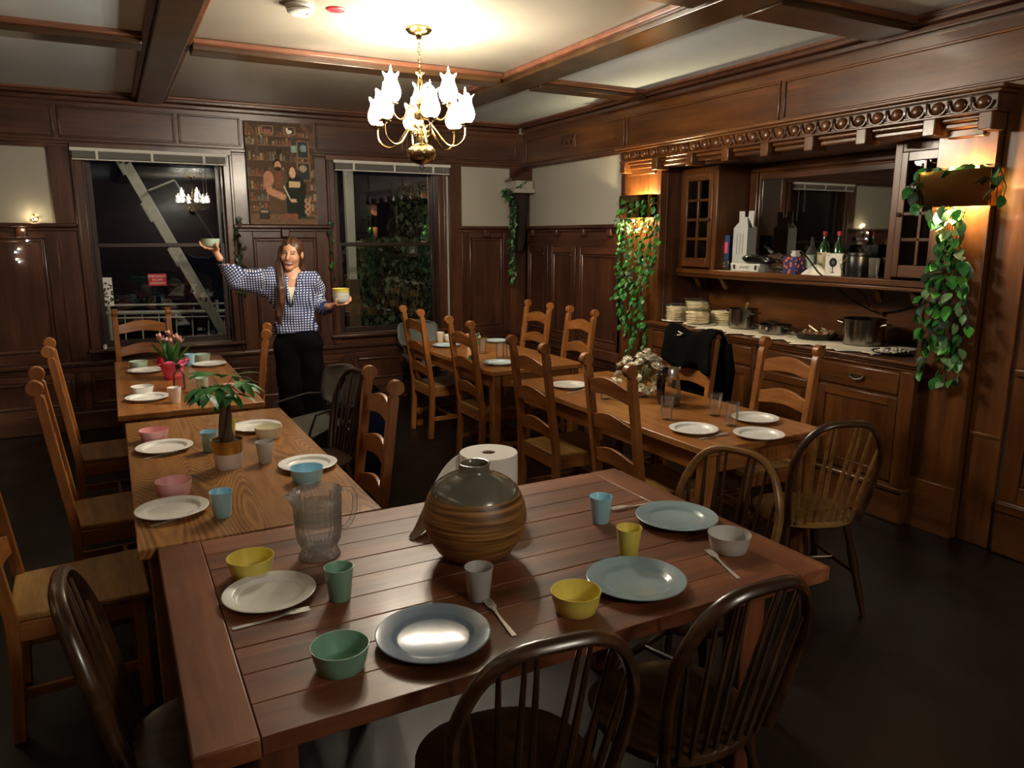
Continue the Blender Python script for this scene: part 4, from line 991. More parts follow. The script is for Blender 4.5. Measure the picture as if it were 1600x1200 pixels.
rows = len(prof); fs = [(i * seg + k, i * seg + (k + 1) % seg, (i + 1) * seg + (k + 1) % seg, (i + 1) * seg + k) for i in range(rows - 1) for k in range(seg)]
MB().add(pit(prof), fs).build('body', 'pitcher_glass', pt_, smooth='all')
inner = [(.0005, .03), (.042, .03), (.056, .055), (.061, .09), (.0645, .16), (.068, .195), (.074, .205)]
fs = [(i * seg + k, i * seg + (k + 1) % seg, (i + 1) * seg + (k + 1) % seg, (i + 1) * seg + k) for i in range(len(inner) - 1) for k in range(seg)]
MB().add(pit(inner), fs).build('inner_wall', 'pitcher_glass', pt_, smooth='all')
MB().lathe([(.0005, .165), (.0625, .165)], 40).build('water_surface', 'drink_glass', pt_)
hp = [(.066, 0, .185), (.085, 0, .195), (.108, 0, .188), (.118, 0, .165), (.115, 0, .12), (.1, 0, .085), (.082, 0, .07), (.066, 0, .075)]
h = MB().tube(hp, [.007, .008, .0085, .0085, .0085, .008, .0075, .007], 10).build('handle', 'pitcher_glass', pt_, smooth='all'); h.rotation_euler.z = math.radians(5)
for z in (.125, .108):
    MB().lathe([(.0685, z), (.0688, z + .006)], 48).build('printed_band', 'drink_glass', pt_)

# ------------------------------------------------------------------ plants on the tables
def leaf_mesh(L=.05, W=.022, droop=.25, nseg=4, fold=.15):
    vs = []; fs = []
    for i in range(nseg + 1):
        t = i / nseg; w = W * math.sin(PI * min(1, t * .92 + .06)) ** .8; x = L * t; z = -droop * L * t * t
        vs += [(x, -w, z + fold * w), (x, 0, z), (x, w, z + fold * w)]
        if i: a = 3 * (i - 1); fs += [(a, a + 3, a + 4, a + 1), (a + 1, a + 4, a + 5, a + 2)]
    return MB().add(vs, fs).mesh('leaf')
mt = thing('potted_money_tree', 'small money tree in a white and gold pot on the oak table', 'plant', (.362, 3.165, TZ))
MB().lathe([(.0005, 0), (.05, 0), (.053, .004), (.0585, .066)], 36, closed=True).build('pot', 'pot_white', mt, smooth=True)
MB().lathe([(.0588, .066), (.064, .118), (.065, .12), (.061, .12), (.059, .105), (.058, .066)], 36, closed=True).build('pot_band', 'pot_gold', mt, smooth=True)
MB().lathe([(.06, .108), (.03, .112), (.0005, .114)], 24, closed=True).build('soil', 'soil', mt, smooth=True)
for k in range(3):
    a0 = 2 * PI * k / 3
    pts = [(.017 * math.cos(a0 + z * 14) * (1 - .3 * z / .2), .017 * math.sin(a0 + z * 14) * (1 - .3 * z / .2), .10 + z) for z in [.02 * i for i in range(11)]]
    MB().tube(pts, [.016 - .0005 * i for i in range(11)], 8).build('trunk', 'trunk', mt, smooth=True)
pl_ = leaf_mesh(.115, .021, .35, 5)
random.seed(3)
for k in range(11):
    a = 2 * PI * k / 11 * 1.0 + random.uniform(-.2, .2); el = random.uniform(.15, 1.1); ln = random.uniform(.05, .10)
    base = Vector((0, 0, .30 + .01 * (k % 3))); tip = base + Vector((math.cos(a) * math.cos(el), math.sin(a) * math.cos(el), math.sin(el))) * ln
    st = MB().tube([base, base.lerp(tip, .5) + Vector((0, 0, .008)), tip], .0017, 5).build('petiole', 'stem_green', mt)
    for j in range(5):
        o = obj('leaf', pl_, ('leaf_green', 'leaf_bright')[k % 2], st, tip, (random.uniform(-.3, .3), random.uniform(-.15, .45) - .3 * el, a + (j - 2) * .62), smooth='all')
        s = random.uniform(.6, 1.0); o.scale = (s, s, s)
tu = thing('tulip_pot', 'faded pink tulips in bright pink wrapping on the far left table', 'flowers', (T(271, 592).x, T(271, 592).y, TZ))
n = 30; vs = []; zz = [(.0, .05), (.03, .06), (.07, .066), (.095, .072), (.112, .09), (.118, .105)]
for i, (z, r) in enumerate(zz):
    for k in range(n):
        a = 2 * PI * k / n; w = .012 * (i / 5) * math.cos(5 * a + i) + .006 * math.cos(9 * a) * (i > 2)
        vs.append(((r + w) * math.cos(a), (r + w) * math.sin(a), z + (.018 * math.cos(4 * a + 1) if i == 5 else 0)))
fs = [(i * n + k, i * n + (k + 1) % n, (i + 1) * n + (k + 1) % n, (i + 1) * n + k) for i in range(5) for k in range(n)]
o = MB().add(vs, fs).build('wrapping', 'pink_foil', tu, smooth='all'); s = o.modifiers.new('s', 'SOLIDIFY'); s.thickness = .002
MB().lathe([(.0005, .0), (.04, .0), (.052, .08), (.0005, .085)], 24).build('pot', 'soil', tu, smooth=True)
tlm = leaf_mesh(.2, .022, .05, 6, .6); pem = leaf_mesh(.045, .014, -.4, 4, .5)
for k in range(9):
    a = 2 * PI * k / 9 + .3; o = obj('leaf', tlm, ('leaf_pale', 'leaf_green')[k % 3 == 0], tu, (.02 * math.cos(a), .02 * math.sin(a), .085), (0, -1.25 + .15 * (k % 3), a), smooth='all')
for k in range(8):
    a = 2 * PI * k / 8; r = .03 + .03 * (k % 3); top = Vector((r * math.cos(a) + (.03 if k == 0 else 0), r * math.sin(a), .235 + .02 * (k % 3)))
    st = MB().tube([(.015 * math.cos(a), .015 * math.sin(a), .085), (top.x * .6, top.y * .6, .17), top], .003, 6).build('stem', 'stem_green', tu, smooth=True)
    for j in range(6):
        b = 2 * PI * j / 6; obj('petal', pem, ('petal_pink', 'petal_white')[j % 3 == 1], st, top, (0, -.5 - .5 * (j % 2), b), smooth='all')
rp = MB(); rp.add([(-.09, -.03, .10), (-.05, -.04, .10), (-.055, -.045, .17), (-.085, -.03, .165), (-.07, -.05, .14)], [(0, 1, 4), (1, 2, 4), (2, 3, 4), (3, 0, 4)]); rp.build('paper_tag', 'red_paper', tu)
bt = thing('glass_bottle', 'small clear bottle with black stopper in front of the tulips', 'bottle', (T(281, 608).x, T(281, 608).y, TZ))
MB().lathe([(.0005, 0), (.034, 0), (.037, .004), (.037, .085), (.03, .105), (.014, .12), (.0135, .135), (.012, .135), (.0125, .12), (.034, .085), (.034, .006), (.0005, .005)], 28).build('body', 'bottle_pink', bt, smooth=True)
MB().lathe([(.0005, .128), (.012, .128), (.015, .136), (.015, .158), (.0005, .16)], 20).build('stopper', 'black_plastic', bt, smooth=True)
# chrysanthemums
p = T(1008, 622); cv = thing('chrysanthemum_vase', 'bunch of white chrysanthemums in a clear vase', 'flowers', (p.x, p.y + .05, TZ))
MB().lathe([(.0005, 0), (.045, 0), (.048, .004), (.04, .08), (.05, .14), (.048, .14), (.037, .08), (.044, .006), (.0005, .006)], 28).build('vase', 'drink_glass', cv, smooth=True)
def mum():
    m = MB(); vs = []; fs = []
    for ring, (nn, r, z, up) in enumerate(((13, .024, 0, .12), (11, .019, .004, .4), (8, .013, .008, .8))):
        for k in range(nn):
            a = 2 * PI * (k + .5 * ring) / nn; c, s = math.cos(a), math.sin(a); w = .0052
            q = [Vector((.003, 0, z)), Vector((r * .6, -w, z + r * .6 * up)), Vector((r, 0, z + r * up + .002)), Vector((r * .6, w, z + r * .6 * up))]
            b = len(vs); vs += [(v.x * c - v.y * s, v.x * s + v.y * c, v.z) for v in q]; fs.append((b, b + 1, b + 2, b + 3))
    return MB().add(vs, fs).mesh('flower_head')
mm = mum(); em_ = MB().ball((0, 0, .012), .006, 8, 5).mesh('flower_eye')
random.seed(5)
for k in range(42):
    a = random.uniform(0, 2 * PI); r = .17 * math.sqrt(random.random()); top = Vector((r * math.cos(a), r * math.sin(a), .255 - .9 * r * r / .15 + random.uniform(-.02, .02)))
    st = MB().tube([(.01 * math.cos(a), .01 * math.sin(a), .02), (top.x * .35, top.y * .35, .15), top], .0015, 5).build('stem', 'stem_green', cv)
    tilt = Euler((0, r / .15 * .8, a)); f = obj('flower_head', mm, 'petal_white', st, top, tilt); f.scale = (1.4, 1.4, 1.4); obj('flower_eye', em_, 'flower_eye', st, top, tilt)
for k in range(16):
    a = 2 * PI * k / 16; obj('leaf', leaf_mesh(.05, .014) if k == 0 else bpy.data.objects['leaf'].data, None, cv, (.06 * math.cos(a), .06 * math.sin(a), .17), (0, -.4, a)) if False else None
clm = leaf_mesh(.05, .014)
for k in range(16):
    a = 2 * PI * k / 16; obj('leaf', clm, 'leaf_dark', cv, (.05 * math.cos(a), .05 * math.sin(a), .17 + .02 * (k % 3)), (0, -.5, a), smooth='all')
# glass kettle / carafe
p = T(1030, 634); kt = thing('glass_kettle', 'glass kettle with black handle and steel lid by the chrysanthemums', 'kettle', (p.x + .07, p.y + .0, TZ), math.radians(0))
MB().lathe([(.0005, 0), (.062, 0), (.064, .005), (.062, .035), (.0005, .036)], 32).build('base', 'steel_dark', kt, smooth=True)
MB().lathe([(.062, .036), (.064, .07), (.058, .13), (.048, .17)], 36, closed=True).build('glass_body', 'kettle_glass', kt, smooth='all')
MB().lathe([(.049, .165), (.05, .17), (.046, .21), (.043, .214), (.0005, .216)], 32, closed=True).build('lid', 'steel', kt, smooth=True)
kh = MB().strip([(-.03, .222), (-.085, .218), (-.11, .18), (-.105, .07), (-.085, .01)], [(-.035, .185), (-.058, .175), (-.06, .14), (-.066, .06), (-.05, .012)], -.016, .016, lambda u, v, w: (u, w, v)).build('handle', 'black_gloss', kt, bevel=.006)
kh.rotation_euler.z = math.radians(15)
MB().tube([(.04, 0, .19), (.065, 0, .2), (.075, 0, .21)], [.014, .011, .006], 8).build('spout', 'steel', kt, smooth=True)
MB().lathe([(.0005, .05), (.06, .05)], 28).build('water_surface', 'kettle_glass', kt)
# ------------------------------------------------------------------ on the sideboard
SZ = .985
def SBP(px, py): p = T(px, py, SZ); return p
cl = MB(); nu, nv = 40, 10; vs = []
random.seed(11)
for i in range(nu):
    y = 4.62 - 1.72 * i / (nu - 1)
    for j in range(nv):
        v = j / (nv - 1); xe = 4.045 + .05 * math.sin(i * .9) + .03 * math.sin(i * 2.3 + 1)
        x = xe + (4.58 - xe) * v; vs.append((x, y + .02 * math.sin(j * 1.7), SZ + .003 + .004 * abs(math.sin(i * .8 + j * 1.1)) + (.006 * abs(math.sin(i * 1.3)) if j < 2 else 0)))
fs = [(i * nv + j, (i + 1) * nv + j, (i + 1) * nv + j + 1, i * nv + j + 1) for i in range(nu - 1) for j in range(nv - 1)]
o = cl.add(vs, fs).build('table_runner', 'cloth_white', smooth='all'); s = o.modifiers.new('s', 'SOLIDIFY'); s.thickness = .002; tag(o, 'crumpled white cloth spread along the sideboard top', 'cloth')
CZ = SZ + .009
def pot(name, label, p, r, h, lid=False, ladle=None, handles='loop', mat='pot_steel'):
    t = thing(name, label, 'pot', (p[0], p[1], CZ), math.radians(p[2] if len(p) > 2 else 0))
    MB().lathe([(.0005, 0), (r - .006, 0), (r, .006), (r, h), (r + .004, h + .002), (r + .004, h + .005), (r - .003, h + .004), (r - .004, .008), (.0005, .008)], 44).build('body', mat, t, smooth=True)
    for s in (-1, 1):
        if handles == 'loop':
            MB().tube([(.035, s * (r - .002), h * .8), (.035, s * (r + .035), h * .86), (0, s * (r + .045), h * .87), (-.035, s * (r + .035), h * .86), (-.035, s * (r - .002), h * .8)], .005, 8).build('handle', mat, t, smooth=True)
    return t
t = pot('stock_pot', 'large steel stock pot with loop handles on the right of the sideboard', (4.40, 3.24, 8), .132, .165)
MB().lathe([(.0005, .12), (.126, .12)], 36).build('soup', 'food_brown', t)
t = pot('stock_pot', 'steel pot with a wooden spoon in it beside the pita stacks', (4.36, 4.28), .112, .145)
MB().lathe([(.0005, .1), (.107, .1)], 36).build('soup', 'food_brown', t)
MB().tube([(.02, .02, .06), (-.02, -.04, .15), (-.035, -.07, .2)], [.008, .007, .012], 8, flat=.5).build('spoon', 'wood_spoon', t, smooth=True)
t = pot('saute_pan', 'shallow steel pan between the spoon pot and the black skillet', (4.33, 3.93), .12, .06)
MB().lathe([(.0005, .045), (.115, .045)], 36).build('food', 'food_brown', t)
MB().tube([(.03, .0, .05), (-.02, .06, .075), (-.05, .09, .09)], .006, 8, flat=.5).build('spoon', 'steel', t, smooth=True)
for s in (-1, 1): MB().cbox((-.12, s * .03, .04), (.012, .014, .02)).build('rivet', 'steel', t, bevel=.003)
sk = thing('skillet', 'black iron skillet full of brown food on the sideboard', 'pan', (4.36, 3.58, CZ))
MB().lathe([(.0005, 0), (.125, 0), (.15, .04), (.155, .042), (.148, .042), (.122, .006), (.0005, .006)], 44).build('pan', 'iron', sk, smooth=True)
MB().lathe([(.0005, .04), (.05, .043), (.1, .038), (.144, .03)], 40, flute=13, amp=.03).build('food', 'food_brown', sk, smooth='all')
random.seed(2)
for k in range(26):
    a, r = random.uniform(0, 6.28), .125 * math.sqrt(random.random()); MB().cbox((r * math.cos(a), r * math.sin(a), .042), (.026, .016, .012), Euler((random.random(), random.random(), random.random() * 3)).to_matrix()).build('food_chunk', ('nuts', 'food_brown')[k % 2], sk, bevel=.003)
MB().tube([(-.02, -.02, .05), (-.05, .03, .09)], .006, 6).build('spoon', 'steel', sk); MB().cbox((.02, -.05, .06), (.05, .03, .003), Euler((.3, .6, .2)).to_matrix()).build('serving_paper', 'paper_white', sk)
MB().tube([(0, .15, .035), (0, .2, .045), (0, .24, .045)], [.012, .012, .015], 8, flat=.5).build('handle', 'iron', sk)
tr = thing('nut_tray', 'dark shallow tray of nuts at the right end of the sideboard', 'tray', (4.24, 2.9, SZ))
MB().lathe([(.0005, 0), (.1, 0), (.125, .018), (.12, .018), (.098, .005), (.0005, .005)], 36).build('dish', 'iron', tr, smooth=True)
nm_ = MB().ball((0, 0, 0), .011, 8, 5, (1.3, .8, .7)).mesh('nut')
for k in range(46):
    a, r = random.uniform(0, 6.28), .105 * math.sqrt(random.random()); obj('nut', nm_, ('nuts', 'cloth_white')[k % 4 == 0], tr, (r * math.cos(a), r * math.sin(a), .014 + .008 * (k % 2)), (0, 0, a * 3), smooth='all')
# pita stacks on plates, wrapped in clear bags
pim = MB().lathe([(.0005, 0), (.086, 0), (.094, .004), (.0955, .008), (.093, .0135), (.04, .016), (.0005, .0165)], 26).mesh('pita_bread')
PLT = MB().lathe([(.0005, 0), (.08, 0), (.12, .012), (.135, .014), (.12, .016), (.08, .005), (.0005, .005)], 40).mesh('serving_plate')
for i, (x, y, lab) in enumerate(((4.24, 4.92, 'white plate at the left end of the sideboard under the bagged pitas'), (4.22, 4.62, 'white plate of pita bread beside the spoon pot'))):
    inst('serving_plate', PLT, 'melamine_white', (x, y, SZ), lab, 'plate', 'serving plates')
def pita_stack(x, y, z, n, label, bag=True, lean=0.):
    t = thing('pita_stack', label, 'bread', (x, y, z), 0, 'stacks of pita bread')
    for k in range(n):
        o = obj('pita_bread', pim, 'pita', t, (random.uniform(-.006, .006), random.uniform(-.008, .008) + lean * k, k * .0155), (random.uniform(-.03, .03), random.uniform(-.03, .03), random.random() * 6), smooth='all')
    if bag:
        m = MB(); n_ = 34; vs = []; H = n * .0155 + .012
        rows = [(0.002, .099), (H * .3, .105), (H * .6, .104), (H * .9, .1), (H + .004, .075), (H + .012, .03), (H + .006, .002)]
        for i, (zz, r) in enumerate(rows):
            for k in range(n_):
                a = 2 * PI * k / n_; w = .006 * math.sin(7 * a + i * 1.3) + .004 * math.sin(13 * a - i)
                vs.append(((r + w * (r / .1)) * math.cos(a), (r + w * (r / .1)) * math.sin(a) + lean * n * zz / H, zz + .006 * math.sin(5 * a + i)))
        fs = [(i * n_ + k, i * n_ + (k + 1) % n_, (i + 1) * n_ + (k + 1) % n_, (i + 1) * n_ + k) for i in range(len(rows) - 1) for k in range(n_)]
        MB().add(vs, fs).build('plastic_bag', 'bag_plastic', t, smooth='all')
        MB().tube([(-.05, .05, H), (-.07, .1, H + .012), (-.06, .14, H - .01)], [.02, .012, .022], 8, flat=.4).build('bag_neck', 'bag_plastic', t)
    return t
pita_stack(4.24, 4.92, SZ + .008, 8, 'bagged stack of pitas at the left end of the sideboard')
pita_stack(4.24, 4.665, SZ + .014, 6, 'stack of pitas on the plate right beside the spoon pot')
pita_stack(4.36, 4.80, SZ + .10, 5, 'bagged pitas lying on top of the other stacks', lean=.003)
pita_stack(4.47, 4.62, SZ, 7, 'low stack of pitas behind the others near the pot', False)
pita_stack(4.47, 4.90, SZ, 6, 'stack of pitas at the back behind the bagged ones', False)

# ------------------------------------------------------------------ on the hutch shelf
HZ = 1.435
def HY(px, x): return XW(px, 400, x).y
def boxt(name, label, cat, x, y, z, size, mat, rz=0):
    return thing(name, label, cat, (x, y, z), math.radians(rz))
# blue game box with open flap
b = boxt('carton', 'dark blue printed carton with an open flap at the left of the shelf', 'box', 4.47, HY(1137, 4.47), HZ + .075, None, None, 8)
MB().cbox((0, 0, .10), (.10, .10, .20)).build('box', 'blue_box', b, bevel=.002); MB().cbox((-.03, .075, .215), (.1, .09, .003), Euler((-.35, 0, 0)).to_matrix()).build('flap', 'cardboard_white', b)
MB().cbox((-.051, -.02, .10), (.001, .03, .09)).build('print_patch', 'pink_foil', b); MB().cbox((-.051, .02, .12), (.001, .02, .1)).build('print_text', 'melamine_blue', b)
b = boxt('storage_case', 'small grey latched case under the blue carton', 'case', 4.47, HY(1137, 4.47), HZ, None, None, 8)
MB().cbox((0, 0, .037), (.11, .11, .072)).build('case', 'steel_dark', b, bevel=.004)
for s in (.05, .025): MB().cbox((-.057, 0, s), (.004, .05, .012)).build('latch', 'steel', b, bevel=.002)
# white wine-carrier cartons (gable top)
def gable(x, y, label, rz):
    t = thing('gable_carton', label, 'box', (x, y, HZ + .05 if False else HZ), math.radians(rz), 'white gable cartons')
    w, h = .075, .33
    MB().cbox((0, 0, h / 2), (.10, 2 * w, h)).build('box', 'cardboard_white', t, bevel=.002)
    m = MB(); m.prism([(-w, h), (w, h), (w * .25, h + .085), (-w * .25, h + .085)], -.004, .004, lambda u, v, q: (-.044 + (v - h) * .5 + q, u, v)); m.build('roof_panel', 'cardboard_white', t, bevel=.001)
    m = MB(); m.prism([(-w, h), (w, h), (w * .25, h + .085), (-w * .25, h + .085)], -.004, .004, lambda u, v, q: (.044 - (v - h) * .5 + q, u, v)); m.build('roof_panel', 'cardboard_white', t, bevel=.001)
    m = MB(); m.prism([(w, h), (w * .25, h + .085), (w * .3, h + .13), (w * 1.05, h + .13)], -.003, .003, lambda u, v, q: (.01 + q, u, v)); m.build('ear', 'cardboard_white', t)
    m = MB(); m.prism([(-w, h), (-w * 1.05, h + .13), (-w * .3, h + .13), (-w * .25, h + .085)], -.003, .003, lambda u, v, q: (.01 + q, u, v)); m.build('ear', 'cardboard_white', t)
    for k in (-.03, 0, .03): MB().cbox((-.0505, k, h * .62), (.001, .006, .16)).build('printed_stripe', 'blind_grey', t)
    return t
gable(4.45, HY(1162, 4.45), 'white gable-top carton at the left of the shelf', 0)
br = boxt('cardboard_box', 'open brown cardboard box behind the white carton on the shelf', 'box', 4.59, HY(1137, 4.59), HZ, None, None)
MB().cbox((0, 0, .17), (.10, .16, .34)).build('box', 'cardboard_brown', br, bevel=.002); MB().cbox((-.03, .09, .345), (.06, .05, .004), Euler((.4, 0, 0)).to_matrix()).build('flap', 'cardboard_brown', br)
ac = boxt('metal_case', 'flat silver aluminium case with black lettering on the shelf front', 'case', 4.36, HY(1172, 4.36), HZ, None, None)
MB().cbox((0, 0, .03), (.10, .30, .06)).build('case', 'cardboard_white', ac, bevel=.004)
for s in (-1, 1):
    MB().cbox((-.051, s * .11, .032), (.004, .022, .035)).build('latch', 'iron', ac, bevel=.002); MB().cbox((-.05, s * .145, .03), (.006, .014, .062)).build('corner_guard', 'steel', ac, bevel=.003)
MB().tube([(-.0515, .05 - .012 * i, .022 + .012 * (i % 2) + .004 * (i % 3)) for i in range(9)], .0016, 5).build('scribble', 'black_plastic', ac)
bb = boxt('black_bag', 'shiny black plastic bag lying on the silver case', 'bag', 4.37, HY(1185, 4.37), HZ + .06, None, None)
n = 24; vs = []; rows = 9
for i in range(rows):
    v = i / (rows - 1)
    for k in range(n):
        a = 2 * PI * k / n; r = math.sin(PI * (v * .96 + .02)) ** .5; w = 1 + .14 * math.sin(5 * a + 4 * v) + .1 * math.sin(9 * a - 7 * v)
        vs.append((.05 * r * math.cos(a) * w, .16 - .32 * v, max(.001, .04 + .04 * r * math.sin(a) * w - .02 * v)))
fs = [(i * n + k, i * n + (k + 1) % n, (i + 1) * n + (k + 1) % n, (i + 1) * n + k) for i in range(rows - 1) for k in range(n)] + [tuple(range(n))[::-1], tuple((rows - 1) * n + k for k in range(n))]
MB().add(vs, fs).build('bag_body', 'black_gloss', bb, smooth='all'); MB().tube([(0, -.15, .03), (-.02, -.19, .04), (0, -.22, .03)], [.02, .012, .02], 8, flat=.4).build('bag_neck', 'black_gloss', bb, smooth='all')
bc = boxt('clear_bag', 'crumpled clear plastic bag behind the black bag', 'bag', 4.46, HY(1215, 4.46), HZ, None, None)
vs2 = [(p[0] * 1.3, p[1] * .7, p[2] * 1.9) for p in vs]; MB().add(vs2, fs).build('bag_body', 'bag_plastic', bc); MB().tube([(0, .05, .14), (-.02, .08, .17), (0, .11, .18)], [.03, .015, .03], 8, flat=.4).build('bag_neck', 'bag_plastic', bc)
def tissue_mat():
    m, nt, bs = newmat('tissue_print'); N = nt.nodes; L = nt.links
    tc = N.new('ShaderNodeTexCoord'); vo = N.new('ShaderNodeTexVoronoi'); vo.inputs['Scale'].default_value = 32; L.new(tc.outputs['Object'], vo.inputs['Vector'])
    r = N.new('ShaderNodeValToRGB'); e = r.color_ramp.elements; r.color_ramp.interpolation = 'CONSTANT'; e[0].color = srgb('#e08a3c'); e[1].position = .35; e[1].color = srgb('#2e2a66'); k = e.new(.2); k.color = srgb('#d86a4a')
    L.new(vo.outputs['Distance'], r.inputs[0]); L.new(r.outputs[0], bs.inputs['Base Color']); bs.inputs['Roughness'].default_value = .5
tissue_mat()
tb = boxt('tissue_box', 'blue tissue box printed with orange flowers on the shelf', 'tissue box', 4.37, HY(1243, 4.37), HZ, None, None)
MB().cbox((0, 0, .06), (.11, .115, .12)).build('box', 'tissue_print', tb, bevel=.003); MB().cbox((0, 0, .1205), (.05, .06, .001)).build('opening', 'black_plastic', tb)
n = 12; m = MB(); m.lathe([(.018, .12), (.03, .135), (.02, .155), (.03, .165)], 16, closed=True, flute=5, amp=.3); m.build('tissue', 'paper_white', tb, smooth='all')
tw = boxt('crumpled_napkin', 'crumpled white napkin in front of the bottles', 'napkin', 4.36, HY(1278, 4.36), HZ, None, None)
n = 26; rows = [(.0, .10), (.02, .085), (.045, .05), (.06, .02), (.062, .001)]; vs = []
for i, (z, r) in enumerate(rows):
    for k in range(n):
        a = 2 * PI * k / n; w = 1 + .2 * math.sin(4 * a + i) + .12 * math.sin(7 * a - 2 * i); vs.append((.55 * r * w * math.cos(a), r * w * math.sin(a), max(.001, z + .012 * math.sin(6 * a + i) * (i > 0))))
f2 = [(i * n + k, i * n + (k + 1) % n, (i + 1) * n + (k + 1) % n, (i + 1) * n + k) for i in range(4) for k in range(n)]
MB().add(vs, f2).build('cloth', 'paper_white', tw, smooth='all'); MB().cbox((-.02, -.12, .003), (.05, .12, .002)).build('corner', 'paper_white', tw)
def bottle(px, x, label, mat, cap, lab, h=.29, r=.038):
    t = thing('liquor_bottle', label, 'bottle', (x, HY(px, x), HZ), 0, 'bottles on the shelf')
    MB().lathe([(.0005, 0), (r, 0), (r + .002, .004), (r + .002, h * .6), (r * .7, h * .7), (.013, h * .78), (.012, h * .93), (.0005, h * .935)], 28).build('glass', mat, t, smooth=True)
    MB().lathe([(.0005, h * .93), (.015, h * .9), (.015, h), (.0005, h)], 16).build('cap', cap, t, smooth=True)
    MB().lathe([(r + .0025, h * .16), (r + .0025, h * .52)], 28, closed=True).build('paper_label', lab, t, smooth=True)
    return t
bottle(1268, 4.45, 'clear bottle with pale green label, left of the green bottle', 'drink_glass', 'black_plastic', 'melamine_pale_green', .26)
t = bottle(1287, 4.43, 'green whiskey bottle with cream label and red cap', 'wine_glass_green', 'red_paper', 'label_cream', .30, .04)
for z, s in ((.145, .026), (.075, .018)):
    o = obj('label_lettering', text_mesh('Old' if s > .02 else 'Whiskey', s * .8), 'soil', t, (-.0445, 0, z), (PI / 2, 0, -PI / 2))
bottle(1309, 4.50, 'dark green bottle standing behind the white camera box', 'wine_glass_green', 'red_paper', 'leaf_dark', .30, .036)
wb_ = boxt('camera_box', 'white box printed with a round black camera on the shelf', 'box', 4.39, HY(1308, 4.39), HZ, None, None, 0)
MB().cbox((0, 0, .075), (.07, .13, .15)).build('box', 'white_plastic', wb_, bevel=.002)
MB().lathe([(.0005, 0), (.031, 0), (.031, .0006), (.0005, .0006)], 24, M=Euler((0, -PI / 2, 0)).to_matrix()).build('printed_lens', 'black_plastic', wb_, (-.0352, 0, .09)); MB().lathe([(.0005, 0), (.014, 0), (.014, .0004), (.0005, .0004)], 20, M=Euler((0, -PI / 2, 0)).to_matrix()).build('printed_lens', 'steel_dark', wb_, (-.0358, 0, .09))
MB().cbox((-.0355, 0, .042), (.001, .006, .04)).build('printed_stem', 'black_plastic', wb_); MB().cbox((-.0355, 0, .022), (.001, .034, .005)).build('printed_foot', 'black_plastic', wb_); MB().cbox((-.0355, .04, .135), (.001, .02, .005)).build('printed_mark', 'blind_grey', wb_)
bs = boxt('smart_speaker', 'black cylindrical canister beside the white camera box', 'canister', 4.41, HY(1341, 4.41), HZ, None, None)
MB().lathe([(.0005, 0), (.072, 0), (.074, .004), (.074, .155), (.07, .16), (.0005, .161)], 36).build('body', 'black_plastic', bs, smooth=True); MB().lathe([(.075, .135), (.077, .138), (.077, .142), (.075, .145)], 36, closed=True).build('rim', 'black_gloss', bs, smooth=True)
t = inst('drinking_glass', GLAM, 'drink_glass', (4.36, HY(1367, 4.36), HZ), 'tall glass at the right end of the shelf', 'glass', 'clear tumblers'); t.scale = (1, 1, 1.05)
lt = boxt('laptop', 'dark open laptop standing at the back of the shelf', 'laptop', 4.60, HY(1345, 4.60), HZ, None, None)
MB().cbox((0, 0, .11), (.006, .26, .2)).build('screen', 'black_gloss', lt, bevel=.002); MB().cbox((-.06, 0, .006), (.12, .26, .012)).build('keyboard_base', 'black_plastic', lt, bevel=.002)
cd = MB(); pts = [XW(1253, 393, 4.36), XW(1262, 403, 4.3), XW(1278, 425, 4.27), XW(1300, 445, 4.35), XW(1330, 468, 4.5), XW(1360, 485, 4.62), XW(1378, 490, 4.66)]
cd = thing('power_cord', 'black power cord hanging from the shelf to the outlet behind the pot', 'cord', tuple(pts[0]))
MB().tube([p - pts[0] for p in pts], .006, 8).build('cable', 'black_plastic', cd, smooth=True)
MB().tube([XW(1325, 400, 4.33) - pts[0], XW(1313, 415, 4.28) - pts[0], XW(1320, 440, 4.3) - pts[0], XW(1350, 460, 4.5) - pts[0], XW(1358, 480, 4.64) - pts[0]], .004, 6).build('cable', 'black_plastic', cd, smooth=True)
MB().tube([XW(1380, 488, 4.66) - pts[0], XW(1400, 486, 4.665) - pts[0], XW(1425, 480, 4.67) - pts[0]], .005, 6).build('cable', 'black_plastic', cd, smooth=True); MB().cbox(pts[-1] - pts[0], (.03, .03, .02)).build('plug', 'black_plastic', cd, bevel=.003)
md = boxt('small_bottle', 'small white and blue pill bottle inside the right glazed cabinet', 'bottle', 4.42, 2.80, HZ, None, None)
MB().lathe([(.0005, 0), (.02, 0), (.02, .05), (.012, .058), (.012, .075), (.0005, .075)], 20).build('body', 'blue_box', md, smooth=True); MB().lathe([(.0005, .07), (.0135, .07), (.0135, .09), (.0005, .09)], 16).build('cap', 'white_plastic', md, smooth=True)
md = boxt('small_carton', 'tiny white carton beside the pill bottle in the glazed cabinet', 'box', 4.42, 2.86, HZ, None, None); MB().cbox((0, 0, .025), (.03, .03, .05)).build('box', 'white_plastic', md, bevel=.002); MB().cbox((-.0155, 0, .025), (.001, .02, .02)).build('print', 'blue_box', md)

